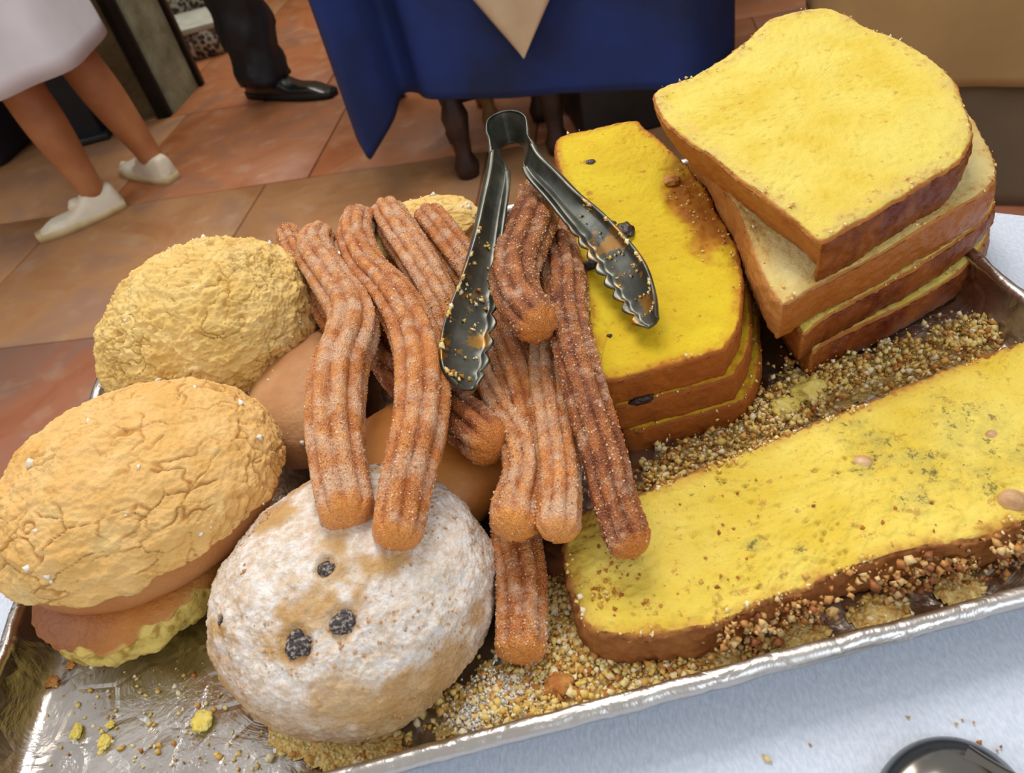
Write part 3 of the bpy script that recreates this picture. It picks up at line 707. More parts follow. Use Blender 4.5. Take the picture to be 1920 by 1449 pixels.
# powdered bun with berries
c = P(668, 1112, .022); v, X, f = bunshape(140, .0545, .0545, .037, .0185, 2.2)
lob = 1 + .045 * fbm(v, 1.5, 2, 44) + .02 * fbm(v, 4, 2, 45)
X = X * lob[:, None]
nrm = v / np.array((.054, .05, .034)); nrm /= np.linalg.norm(nrm, axis=1)[:, None]
cre = sst(.05, 0, np.abs(fbm(v, 3.0, 3, 47))) * sst(0.2, -.4, v[:, 2])
d = fbm(v, 6, 3, 48) * .0012 + fbm(v, 22, 3, 49) * .0007 + fbm(v, 60, 2, 50) * .0004 - cre * .0012
W = X + nrm * d[:, None] + c; W[:, 2] = np.maximum(W[:, 2], TZ + .0036)
def vis_pt(px, py, W):
    """visible bun vertex seen at a photo pixel, and its outward direction"""
    C0 = np.array((0, 0, TZ + CH)); a_ = P(px, py, 0) - C0; a_ /= np.linalg.norm(a_)
    r_ = W - C0; t_ = r_ @ a_; dd = np.linalg.norm(r_ - t_[:, None] * a_, axis=1)
    ok = np.where(dd < max(.0015, dd.min() * 1.2 + 1e-5))[0]; return ok[np.argmin(t_[ok])]
bl = []; berry = np.zeros(len(W)); hole = np.zeros(len(W))
for px, py, r in ((603, 1057, 17), (636, 1160, 25), (548, 1208, 27), (402, 1165, 9), (545, 1192, 12)):
    i = vis_pt(px, py, W); r_ = r * 2.0e-4; bl.append((W[i].copy(), nrm[i].copy(), r_)); 
    dd = np.linalg.norm(W - W[i], axis=1); hole = np.maximum(hole, sst(r_ * 1.5, r_ * .8, dd + .0012 * fbm(W, 200, 2, 3)))
W = W - nrm * (hole * .0016)[:, None]
pw = np.clip(sst(-.6, .5, v[:, 2] + .25 * v[:, 0] - .1) * sst(-.22, .12, fbm(v, 2.6, 4, 52) + .28), 0, 1) * (1 - .8 * hole)
for px, py, rr0 in ((500, 960, .013), (560, 900, .012), (640, 1068, .006), (575, 1150, .007), (860, 1250, .016), (640, 1340, .014), (790, 1310, .016), (720, 1370, .014), (900, 1150, .009)):
    i = vis_pt(px, py, W); pw = pw * (1 - .8 * sst(rr0, rr0 * .4, np.linalg.norm(W - W[i], axis=1) + .006 * fbm(W, 60, 3, 6)))
t = thing('powdered_bun', 'round bun dusted with white icing sugar and dotted with dark berries, front centre', 'bun', (c[0], c[1], TZ + .0036))
mesh('bun_body', W, f, MAT['powdered'], t, attrs={'powder': pw, 'berry': np.zeros(len(W))})
tb_ = NT('sugared_berry'); cc = tb_.mix(tb_.mr(tb_.noise(700, 3, .7), .50, .60), '#34292A', '#A59A90'); MAT['berry'] = tb_.set(color=cc, rough=.55)
for k, (p, nn, r_) in enumerate(bl):
    bv, bf = blob(p - nn * r_ * .75, (r_, r_ * .9, r_ * .85), 60 + k, 16, .25); mesh('berry', bv, bf, MAT['berry'], t)
rg = np.random.default_rng(8); pick = rg.choice(np.where((v[:, 2] > -.6) & ((fbm(v, 3, 2, 66) > .12) | (hole > .3)))[0], 900)
bv, bf = bits(W[pick], .0006, rg, 'oct', .4, 1.5); mesh('crumble', bv, bf, MAT['tan_roll'], t, smooth=False, kind='stuff')

# ------------------------------------------------------------------ churros
CH_ = [
 ('short churro tip peeking out at the far left of the heap', [(538, 432, .046, 22), (560, 485, .046, 26), (600, 560, .044, 28), (640, 620, .038, 30)], 'churro', {}),
 ('sharply kinked pale churro, leftmost of those draped over the powdered bun', [(606, 430, .060, 26), (590, 468, .060, 36), (618, 520, .061, 39), (655, 578, .064, 43), (660, 625, .066, 49), (634, 700, .067, 53), (627, 800, .065, 53), (636, 890, .063, 52), (656, 985, .060, 52)], 'churro_light', {}),
 ('long s-curved churro ending on the powdered bun, right beside the kinked one', [(676, 402, .057, 30), (667, 445, .059, 34), (688, 500, .060, 36), (728, 545, .062, 39), (765, 602, .064, 44), (786, 656, .066, 48), (793, 718, .067, 51), (788, 800, .066, 51), (770, 875, .064, 50), (750, 970, .060, 49), (742, 1028, .058, 46)], 'churro', {}),
 ('straight churro slanting down to the left tong blade', [(722, 390, .054, 30), (750, 437, .055, 35), (787, 496, .055, 36), (818, 552, .055, 36), (840, 600, .054, 36), (855, 665, .052, 36), (866, 740, .048, 34)], 'churro_light', {}),
 ('churro passing under the left tong blade, rounded top end behind it', [(800, 402, .048, 32), (833, 445, .049, 34), (872, 500, .047, 35), (922, 580, .044, 36), (952, 650, .044, 38), (982, 735, .043, 40), (1000, 820, .040, 38), (1008, 900, .034, 36)], 'churro', {}),
 ('churro with a bulging broken end, from the left tong tip towards the front', [(900, 664, .036, 32), (917, 725, .038, 36), (945, 785, .042, 39), (974, 830, .044, 41), (984, 890, .044, 42), (968, 950, .044, 44), (962, 1005, .044, 48)], 'churro_light', {}),
 ('dark brown churro lying crosswise under the draped ones, fat end to the right', [(708, 590, .040, 34), (724, 660, .041, 36), (770, 718, .043, 40), (840, 765, .046, 43), (890, 805, .048, 48), (932, 846, .049, 46)], 'churro_dark', {}),
 ('pale ridged churro standing lengthwise in the middle, left of the dark long one', [(1030, 450, .046, 38), (1038, 520, .050, 42), (1040, 600, .050, 42), (1030, 700, .047, 40), (1040, 800, .046, 39), (1050, 900, .046, 40), (1046, 1012, .044, 40)], 'churro_light', {}),
 ('curved dark churro hooked between the two tong arms', [(997, 352, .062, 20), (1006, 400, .066, 42), (984, 455, .070, 47), (964, 508, .072, 46), (972, 560, .073, 44), (1000, 598, .073, 42), (1018, 622, .073, 38)], 'churro_dark', {}),
 ('longest dark churro, its lower end resting on the nut cake slice', [(1052, 450, .052, 30), (1064, 520, .058, 36), (1064, 592, .061, 38), (1078, 660, .061, 39), (1105, 758, .057, 40), (1130, 842, .051, 41), (1152, 930, .044, 41), (1176, 1000, .038, 41), (1194, 1040, .036, 38)], 'churro_dark', {}),
 ('short stub of churro pointing to the front rim below the heap', [(962, 930, .018, 44), (968, 1000, .018, 45), (980, 1100, .017, 47), (976, 1238, .0155, 47)], 'churro', {'flat_end': True}),
 ('churro buried between the longest dark churro and the raisin loaf', [(1046, 410, .038, 26), (1075, 520, .038, 28), (1096, 640, .034, 28), (1112, 760, .028, 28)], 'churro_light', {}),
 ('churro lying at the bottom under the pale ridged one', [(940, 780, .016, 36), (1000, 880, .017, 38), (1070, 960, .018, 36)], 'churro', {}),
]
for k, (lab, pts, mt, kw) in enumerate(CH_): churro(lab, pts, mt, 300 + 7 * k, grains=3200, **kw)

# ------------------------------------------------------------------ tongs
tg = thing('tongs', 'black metal serving tongs with scalloped tips standing over the churros', 'tongs', P(960, 260, .08))
def tong_sweep(name, st, parent, scal=False, mat='tong'):
    """stations: (px, py, h, web height, flange, roll deg, outward sign)"""
    A = []
    for x, y, h, wb, fg, rl, sc_ in st:
        p = P(x, y, h); A.append((p[0], p[1], p[2], wb, fg, rl, sc_))
    cv = catmull(A, 160); c = cv[:, :3]; T_ = np.gradient(c, axis=0); T_ /= np.linalg.norm(T_, axis=1)[:, None]
    up = np.array((0, 0, 1.0)); O_ = np.cross(T_, up); O_ /= np.linalg.norm(O_, axis=1)[:, None]   # right of travel = outward? fixed below
    O_ = -O_ if OUT_SIGN < 0 else O_
    rr_ = np.radians(cv[:, 5])[:, None]; U_ = np.cross(O_, T_); U_ *= np.sign(U_[:, 2:3])
    Wd = np.cos(rr_) * U_ + np.sin(rr_) * O_; Nd = -np.cos(rr_) * O_ + np.sin(rr_) * U_
    wb = cv[:, 3][:, None]; fg = cv[:, 4][:, None]
    s_ = np.linspace(0, 1, 160)[:, None]
    sc_ = cv[:, 6][:, None] * np.abs(np.sin(s_ * math.pi * 13)) * .0022
    cols = [c + Wd * wb / 2 + Nd * fg, c + Wd * wb / 2 + Nd * fg * .35, c + Wd * wb * .46, c + Wd * wb * .2 - Nd * .0006, c - Nd * .0008, c - Wd * wb * .2 - Nd * .0006, c - Wd * wb * .46, c - Wd * (wb / 2 + sc_ * .5) + Nd * fg * .35, c - Wd * (wb / 2 + sc_) + Nd * (fg + sc_)]
    V = np.stack(cols, 1).reshape(-1, 3); F = grid_faces(160, len(cols), False)
    fd_ = np.repeat(cv[:, 6], len(cols))
    o = mesh(name, V, F, MAT[mat], parent, attrs={'food': np.clip(fd_, 0, 1)})
    sd = o.modifiers.new('thick', 'SOLIDIFY'); sd.thickness = .0011; sd.offset = 0
    return o, c, Wd, Nd, wb, fg
OUT_SIGN = -1      # travelling tip -> pivot on the left arm, outward is to the left
arL = tong_sweep('arm', [(872, 728, .066, .008, .002, 52, 1), (862, 700, .067, .0150, .002, 55, 1), (866, 650, .069, .0185, .0025, 56, 1), (876, 600, .072, .0180, .003, 52, 1), (890, 540, .076, .0155, .004, 46, .6), (904, 470, .081, .0135, .005, 40, 0), (916, 400, .086, .0125, .005, 36, 0), (927, 340, .090, .0125, .0045, 30, 0), (932, 305, .092, .0135, .003, 22, 0)], tg)
OUT_SIGN = 1
arR = tong_sweep('arm', [(1226, 606, .060, .006, .002, 42, 1), (1212, 570, .062, .0125, .0025, 46, 1), (1190, 525, .065, .0165, .003, 48, 1), (1160, 480, .069, .0165, .0035, 46, 1), (1120, 430, .074, .0150, .004, 42, .7), (1080, 390, .079, .0135, .005, 38, 0), (1045, 350, .084, .0125, .005, 34, 0), (1012, 315, .089, .0125, .0045, 28, 0), (996, 292, .092, .0135, .003, 22, 0)], tg)
OUT_SIGN = -1
sp_ = tong_sweep('spring_band', [(932, 307, .0920, .0138, .0022, 24, 0), (930, 285, .0930, .0150, .001, 18, 0), (924, 270, .0935, .016, .0008, 14, 0), (927, 252, .0935, .0165, .0006, 12, 0), (945, 240, .0935, .0165, .0006, 10, 0), (967, 238, .0935, .0165, .0006, 10, 0), (984, 248, .0935, .0165, .0006, 12, 0), (988, 268, .093, .016, .0008, 14, 0), (988, 282, .0925, .015, .001, 18, 0), (998, 296, .0915, .0138, .0022, 24, 0)], tg)
# crumbs stuck along the tong blades
rg = np.random.default_rng(4); pts = []
for (o_, c_, W_, N_, wb_, fg_), i0, i1 in ((arL, 5, 95), (arR, 8, 100)):
    i = rg.integers(i0, i1, 420); i = i[np.sin(i * .35) + .6 * np.sin(i * .13 + 1) > .2]; side_ = np.where(rg.random(len(i)) < .65, .5, rg.uniform(-.45, .45, len(i)))[:, None]
    pts.append(c_[i] + W_[i] * wb_[i] * side_ + N_[i] * (.0006 + fg_[i] * (np.abs(side_) > .45)))
bv, bf = bits(np.concatenate(pts), .0007, rg, 'cube', .3, 1.3); mesh('stuck_crumbs', bv, bf, MAT['crumbs'], tg, smooth=False, kind='stuff')

# ------------------------------------------------------------------ crumbs on the tray and the cloth
def scatter(px_poly_pts, n_, size, seed, h=.0045, spread=20, kind='cube', hi=1.5, pile=.0):
    rg = np.random.default_rng(seed); out_ = []
    for _ in range(n_):
        x, y, s_ = px_poly_pts[rg.integers(len(px_poly_pts))]
        p = P(x + rg.normal(0, s_), y + rg.normal(0, s_ * .7), h + pile * rg.random() ** 2); out_.append(p)
    return np.array(out_)
regs = [(1480, 760, 35), (1530, 720, 35), (1450, 800, 40), (1380, 840, 35), (1300, 870, 30), (1250, 900, 25), (1600, 700, 30), (1700, 680, 35), (1800, 640, 28), (1840, 620, 18)]
A = scatter(regs, 7000, 0, 1, pile=.007)
B_ = scatter([(1050, 1220, 40), (1100, 1260, 45), (1020, 1290, 45), (1180, 1270, 45), (970, 1310, 40), (900, 1330, 45), (1260, 1250, 35), (1080, 1180, 25), (1050, 1120, 20)], 6000, 0, 2, pile=.004)
C_ = scatter([(1350, 1235, 25), (1500, 1190, 25), (1650, 1150, 25), (1800, 1100, 20), (600, 1390, 30), (560, 1370, 25), (700, 1400, 35)], 1800, 0, 3)
D_ = scatter([(250, 1330, 90), (330, 1400, 110), (180, 1300, 60), (450, 1420, 80), (110, 1200, 25), (540, 840, 12)], 330, 0, 4, h=.0040)
def inside(A_, m_=.013): return A_[(np.abs(A_[:, 0] - XC) < HW - m_) & (np.abs(A_[:, 1] - YC) < HD - m_)]
AB = inside(np.concatenate([A, B_, C_]))
bv, bf = bits(AB + (.0022 * np.column_stack([fbm(AB, 160, 2, 1), fbm(AB, 160, 2, 2), 0 * AB[:, 0]])), .0009, rng, 'oct', .35, 2.2)
o = mesh('crumbs', bv, bf, MAT['crumbs'], smooth=False, kind='stuff'); tag(o, 'yellow and brown cake crumbs heaped on the foil around the slices', 'crumbs')
gx = np.arange(XC - HW + .016, XC + HW - .016, .0011); gy = np.arange(YC - HD + .014, YC + HD - .014, .0011)
Hh, _, _ = np.histogram2d(AB[:, 0], AB[:, 1], bins=[np.r_[gx, gx[-1] + .0011], np.r_[gy, gy[-1] + .0011]])
for _ in range(3):
    for ax_ in (0, 1): Hh = (np.roll(Hh, 1, ax_) + 2 * Hh + np.roll(Hh, -1, ax_)) / 4
GX, GY = np.meshgrid(gx, gy, indexing='ij'); G = np.column_stack([GX.ravel(), GY.ravel(), np.zeros(GX.size)])
dn = Hh.ravel() + .35 * fbm(G, 180, 2, 3) * (Hh.ravel() > .1); G[:, 2] = TZ + .0036 + .0022 * sst(.15, 1.6, dn) + .0007 * sst(.1, .8, dn) * fbm(G, 600, 2, 4)
Fg = grid_faces(len(gx), len(gy), False); Fg = Fg[(dn[Fg] > .22).all(1)]
us_ = np.unique(Fg); mp_ = np.zeros(len(G), int); mp_[us_] = np.arange(len(us_))
mesh('crumb_bed', G[us_], mp_[Fg][:, ::-1], MAT['bed'], o, kind='stuff')
bv, bf = bits(inside(D_), .0006, rng, 'cube', .3, 1.8)
o = mesh('crumbs', bv, bf, MAT['crumbs'], smooth=False, kind='stuff'); tag(o, 'fine pale crumbs sprinkled on the bare foil at the front left', 'crumbs')
fx = inside(scatter([(925, 1310, 30), (960, 1290, 25), (880, 1345, 20)], 1500, 0, 6, h=.0068, pile=.002))
bv, bf = bits(fx, .0006, rng, 'oct', .3, 1.5)
o = mesh('icing_sugar', bv, bf, MAT['flour'], smooth=False, kind='stuff'); tag(o, 'small spill of white icing sugar on the foil right of the powdered bun', 'sugar')
fx = scatter([(1500, 1330, 200), (1700, 1300, 120), (1850, 1390, 60), (1350, 1400, 120)], 26, 0, 9, h=.0008)
fx = fx[fx[:, 1] < .100]
bv, bf = bits(fx, .0011, rng, 'oct', .5, 1.4)
o = mesh('crumbs', bv, bf, MAT['nuts'], smooth=False, kind='stuff'); tag(o, 'few tiny brown crumbs scattered on the white tablecloth', 'crumbs')
def lump(lab, x, y, h, r, sd, mt='crumb_y'):
    p = P(x, y, h); s_ = mpp(x, y, h); v, f = blob(p + np.array((0, 0, 0)), (r[0] * s_, r[1] * s_ * 1.2, r[2] * s_), sd, 12, .5, 2.2)
    o = mesh('cake_crumb', v, f, MAT[mt]); tag(o, lab, 'crumb', 'larger loose cake crumbs'); return o
lump('largest yellow crumb on bare foil, left of the powdered bun base', 378, 1352, .0052, (20, 18, 9), 1)
lump('whitish oval crumb on the foil at the lower left', 196, 1390, .005, (11, 13, 8), 2)
lump('yellow crumb with brown side at lower left, above the whitish oval one', 143, 1372, .005, (9, 13, 7), 3)
lump('small bright yellow crumb on the foil at lower left', 206, 1358, .0046, (8, 6, 5), 4)
lump('orange-brown crumb nearest the left tray edge', 97, 1278, .005, (13, 9, 7), 5, 'crumb_b')
lump('orange crumb just in front of the broken bun', 133, 1244, .005, (9, 8, 6), 6, 'crumb_b')
lump('yellow cake lump between loaf pile and bread stack', 1515, 735, .008, (32, 26, 24), 7)
lump('golden lump leaning against the bottom bread slice', 1470, 765, .008, (24, 22, 20), 8)
lump('reddish brown lump on the crumbs by the front rim', 1048, 1285, .007, (28, 17, 16), 9, 'crumb_b')
lump('brown crusty lump at the foot of the nut cake', 1082, 1300, .006, (14, 12, 10), 10, 'crumb_b')

# ------------------------------------------------------------------ spoon on the cloth, bottom right
spn = thing('spoon', 'steel spoon lying on the white cloth at the bottom right corner', 'spoon', P(1790, 1500, .001))
pc_ = P(1790, 1540, .004)
v, f = quadsphere(30); X = v * np.array((.0215, .0265, .011)); X[:, 2] = np.abs(X[:, 2]) * np.where(v[:, 2] > 0, 1, .82)
RZ = np.array(Matrix.Rotation(math.radians(-50), 3, 'Z')); V = X @ RZ.T + np.array((pc_[0], pc_[1], TZ + .0012))
mesh('bowl', V, f, MAT['spoon'], spn)
hd = P(1893, 1462, .008); dr = np.array((.62, -.78, 0))
pts = [(hd - dr * .012) + np.array((0, 0, .001)), hd, hd + dr * .03 + np.array((0, 0, .004)), hd + dr * .13]
rows = []
for k, p in enumerate(catmull(pts, 30)):
    w_ = .0028 + .006 * (k / 29) ** 2; a = np.linspace(0, 2 * math.pi, 12, endpoint=False); side_ = np.array((dr[1], -dr[0], 0))
    rows.append(p + np.outer(np.cos(a) * w_, side_) + np.outer(np.sin(a) * .0018, (0, 0, 1)))
mesh('handle', np.concatenate(rows), grid_faces(30, 12), MAT['spoon'], spn)

# ------------------------------------------------------------------ background: blue table
def curtain(name, path, ztop, mat, parent=None, fold=.02, freq=14, nseg=200, nz=30, seed=0, top_fold=.15, ncl=None):
    """path: (x, y, hem z) open polyline; hangs from ztop down to the hem"""
    c = catmull(path, nseg); T_ = np.gradient(c[:, :2], axis=0); T_ /= np.linalg.norm(T_, axis=1)[:, None]
    N_ = np.column_stack([T_[:, 1], -T_[:, 0]]); rows = []
    s = np.linspace(0, 1, nseg)
    for k in range(nz):
        q_ = k / (nz - 1); z = ztop + (c[:, 2] - ztop) * q_
        d = fold * (top_fold + (1 - top_fold) * q_) * (np.sin(s * freq + seed + .6 * np.sin(s * freq * .37)) * .7 + .3 * np.sin(s * freq * 2.3))
        rows.append(np.column_stack([c[:, :2] + N_ * d[:, None], z]))
    V = np.concatenate(rows); o = mesh(name, V, grid_faces(nz, nseg, False), MAT[mat], parent)
    sd = o.modifiers.new('thick', 'SOLIDIFY'); sd.thickness = .002; return o
Z = lambda h: TZ + h
bt = thing('buffet_table', 'dark buffet table standing behind under the long blue cloth', 'table', (.25, 2.4, 0))
v, f = box((.22, 2.25, .745), (.80, .66, .03)); v = v; bevel(mesh('tabletop', v, f, MAT['dark_wood'], bt, smooth=False), .004)
def turned_leg(name, x, y, ztop, mat, parent, r=.03):
    pr = [(.0001, 0), (r * .9, 0), (r * 1.1, .03), (r * .7, .06), (r * .8, .10), (r * 1.15, .16), (r * .75, .20), (r * .6, .24), (r * .9, .30), (r, ztop - .1), (r * 1.2, ztop - .08), (r * 1.2, ztop), (.0001, ztop)]
    v, f = lathe(pr, (x, y, 0), 24); return mesh(name, v, f, MAT[mat], parent)
for x, y, mt in ((-.12, 2.52, 'dark_wood'), (.56, 2.52, 'dark_wood')): turned_leg('leg', x, y, .73, mt, bt)
blue = curtain('tablecloth', [(-.24, 2.60, Z(-.40)), (-.23, 2.20, Z(-.43)), (-.215, 1.88, Z(-.44)), (-.192, 1.765, Z(-.474)), (-.186, 1.750, Z(-.484)), (-.182, 1.748, Z(-.484)), (-.160, 1.762, Z(-.466)), (-.12, 1.80, Z(-.435)), (-.075, 1.865, Z(-.405)), (-.045, 1.85, Z(-.402)), (-.015, 1.80, Z(-.405)), (.092, 1.770, Z(-.419)), (.276, 1.693, Z(-.430)), (.44, 1.615, Z(-.434)), (.535, 1.58, Z(-.439)), (.62, 1.64, Z(-.43)), (.70, 1.76, Z(-.44)), (.73, 2.15, Z(-.44)), (.73, 2.5, Z(-.44))], Z(.125), 'blue_cloth', fold=.008, freq=40, nseg=420, seed=1)
tag(blue, 'royal blue tablecloth with a pointed hanging corner, on the table behind', 'tablecloth')
tp, tf = box((.22, 2.22, Z(.125)), (.86, .80, .004)); mesh('cloth_top', tp, tf, MAT['blue_cloth'], blue, smooth=False)
# beige napkin point hanging over the blue cloth
def on_blue(x, y):
    C0 = np.array((0, 0, TZ + CH)); a_ = P(x, y, 0) - C0; p0 = np.array((.10, 1.745, 0)); nn = np.array((.42, .907, 0)); return C0 + a_ * (((p0 - C0) @ nn) / (a_ @ nn))
tipp = on_blue(982, 110); l0 = on_blue(890, 0); r0 = on_blue(1030, 0)
el, er = (l0 - tipp), (r0 - tipp); rows = []
for k in range(24):
    q_ = k / 23 * 2.0
    a_, b_ = tipp + el * q_, tipp + er * q_; uu = np.linspace(0, 1, 16)[:, None]
    row = a_ * (1 - uu) + b_ * uu + np.array((-.4, -.9, 0)) * (.006 * np.sin(uu * 7 + q_) * min(1, q_ * 2)); rows.append(row)
o = mesh('napkin', np.concatenate(rows), grid_faces(24, 16, False), MAT['beige_cloth']); o.modifiers.new('t', 'SOLIDIFY').thickness = .002
tag(o, 'beige napkin corner hanging point down over the blue tablecloth', 'napkin')

# chair under the blue table with dark legs; gilded one beside it
fc = P(882, 335, -TZ)
cht = thing('dark_chair', 'dark wooden chair tucked under the blue tablecloth', 'chair', (fc[0] + .2, fc[1] + .3, 0))
for dx, dy in ((0, 0), (.24, .0), (0.0, .22), (.24, .22)): turned_leg('leg', fc[0] + dx, fc[1] + .02 + dy, .44, 'dark_wood', cht, .030)
v, f = box((fc[0] + .12, fc[1] + .13, .455), (.29, .28, .03)); bevel(mesh('seat', v, f, MAT['dark_wood'], cht, smooth=False), .008)
v, f = box((fc[0] + .12, fc[1] + .24, .12), (.24, .02, .03)); mesh('stretcher', v, f, MAT['dark_wood'], cht, smooth=False)
fg_ = P(935, 265, -TZ)
gl = thing('gilded_stool', 'gilded turned stool leg seen below the blue cloth hem', 'stool', (fg_[0], fg_[1] + .25, 0))
for dx in (0, .2):
    for dy in (.10, .28): turned_leg('leg', fg_[0] + dx, fg_[1] + dy, .40, 'gold_wood', gl, .024)
v, f = box((fg_[0] + .10, fg_[1] + .19, .41), (.25, .24, .03)); bevel(mesh('seat', v, f, MAT['gold_wood'], gl, smooth=False), .008)
v, f = box((.51, 2.02, .11), (.34, .36, .22)); o = bevel(mesh('shade_filler', v, f, MAT['black'], smooth=False), .01); tag(o, 'black crate added for the dark shade under the blue tablecloth', 'filler')  # black box added to darken the shaded space below the blue cloth

# tan draped table at the right
tn = curtain('tablecloth', [(.86, 1.72, .26), (.79, 1.56, .26), (.72, 1.38, .255), (.80, 1.24, .25), (1.0, 1.12, .248), (1.25, 1.02, .245), (1.6, .92, .245)], .745, 'tan_cloth', fold=.010, freq=22, seed=2)
tag(tn, 'tan cloth over the side table at the upper right', 'tablecloth')
us = curtain('shade_skirt', [(.88, 1.71, .004), (.81, 1.56, .004), (.74, 1.40, .004), (.82, 1.265, .004), (1.01, 1.145, .004), (1.26, 1.045, .004), (1.6, .945, .004)], .73, 'skirt', fold=.004, freq=30, seed=3)  # added skirt; its brown carries the shade below the tan hem
tag(us, 'added grey-brown skirt, coloured as the shaded area below the tan cloth hem', 'added skirt')
sdt = thing('side_table', 'side table standing hidden under the tan cloth', 'table', (1.2, 1.6, 0))
for x, y in ((.95, 1.62), (1.5, 1.62), (.88, 1.40), (1.5, 1.12)): v, f = box((x, y, .355), (.05, .05, .71)); mesh('leg', v, f, MAT['dark_wood'], sdt, smooth=False)
v = np.array([(.88, 1.70, .72), (.755, 1.42, .72), (.83, 1.285, .72), (1.6, .97, .72), (1.6, 1.70, .72)]); v = np.vstack([v, v + (0, 0, .022)])
mesh('tabletop', v, [[4, 3, 2, 1, 0], [5, 6, 7, 8, 9]] + [[i, (i + 1) % 5, (i + 1) % 5 + 5, i + 5] for i in range(5)], MAT['tan_cloth'], sdt, smooth=False)
# dark upholstered bench between blue and tan tables
dc = thing('dark_bench', 'black bench in the gap between the blue and tan cloths', 'bench', (.98, 2.9, 0))
v, f = box((.98, 2.9, .40), (.7, .5, .14)); bevel(mesh('seat', v, f, MAT['black'], dc, smooth=False), .02)
for dx in (-.3, .3):
    for dy in (-.2, .2): v, f = box((.98 + dx, 2.9 + dy, .165), (.04, .04, .33)); mesh('leg', v, f, MAT['black'], dc, smooth=False)

# ------------------------------------------------------------------ pillar, steps
A0 = np.array((-.925, 2.935)); A1 = np.array((-.865, 3.19))
fp = [(-1.42, 2.985), tuple(A0), tuple(A1), (-1.42, 3.25)]
v = np.array([(x, y, 0) for x, y in fp] + [(x, y, 2.8) for x, y in fp])
pil = mesh('wall_pillar', v, [[3, 2, 1, 0], [4, 5, 6, 7]] + [[i, (i + 1) % 4, (i + 1) % 4 + 4, i + 4] for i in range(4)], MAT['plaster'], smooth=False, kind='structure')
v, f = box((A0[0] - .035, A0[1] - .008, 1.4), (.048, .035, 2.8), -.05); mesh('trim_1', v, f, MAT['black'], smooth=False, kind='structure')
v, f = box((A1[0] + .005, A1[1] - .01, 1.4), (.02, .035, 2.8), -.05); mesh('trim_2', v, f, MAT['black'], smooth=False, kind='structure')
v, f = box((-1.19, 2.958, 1.4), (.44, .03, 2.78), -.085); mesh('wall_panel', v, f, MAT['plaster_brown'], smooth=False, kind='structure')
stp = thing('tiled_steps', 'white steps with patterned tile risers beyond the plaster pillar', 'steps', (-.9, 3.9, 0)); stp['kind'] = 'structure'
sx = P(420, 30, -TZ)
for k in range(3):
    y0 = 3.5 + .28 * k; zt = .13 * (k + 1)
    v, f = box((-1.22, y0 + .16, zt - .012), (.86, .32, .024)); bevel(mesh('tread', v, f, MAT['white_tile'], stp, smooth=False), .004)
    for j in range(7): v, f = box((-1.59 + .123 * j, y0 + .02, zt - .078), (.118, .012, .105)); mesh('riser_tile', v, f, MAT['tile'], stp, smooth=False)
    v, f = box((-1.22, y0 + .16, (zt - .026) / 2), (.84, .26, zt - .03)); mesh('step_block', v, f, MAT['ochre'], stp, smooth=False)

# dark post and plain navy block at far left
p_ = P(200, 258, -TZ)
o = thing('dark_stand', 'dark grey metal stand on the floor behind the woman in white', 'stand', (p_[0] - .04, p_[1] + .03, 0))
v, f = box((p_[0] - .05, p_[1] + .02, .30), (.10, .06, .60)); bevel(mesh('post', v, f, MAT['trouser'], o, smooth=False), .008)
v, f = box((p_[0] - .08, p_[1] + .03, .012), (.20, .12, .024)); bevel(mesh('foot', v, f, MAT['black'], o, smooth=False), .005)
p_ = P(30, 300, -TZ)
v, f = box((p_[0] - .30, p_[1] + .16, .13), (.62, .26, .26), -.25); o = bevel(mesh('low_block', v, f, m_plain('navy_cloth', '#141A30', '#231A24', 10, .8), smooth=False), .02)  # plain block in the place of a dark navy shape
tag(o, 'low dark navy chest on the floor at the far left edge', 'block')

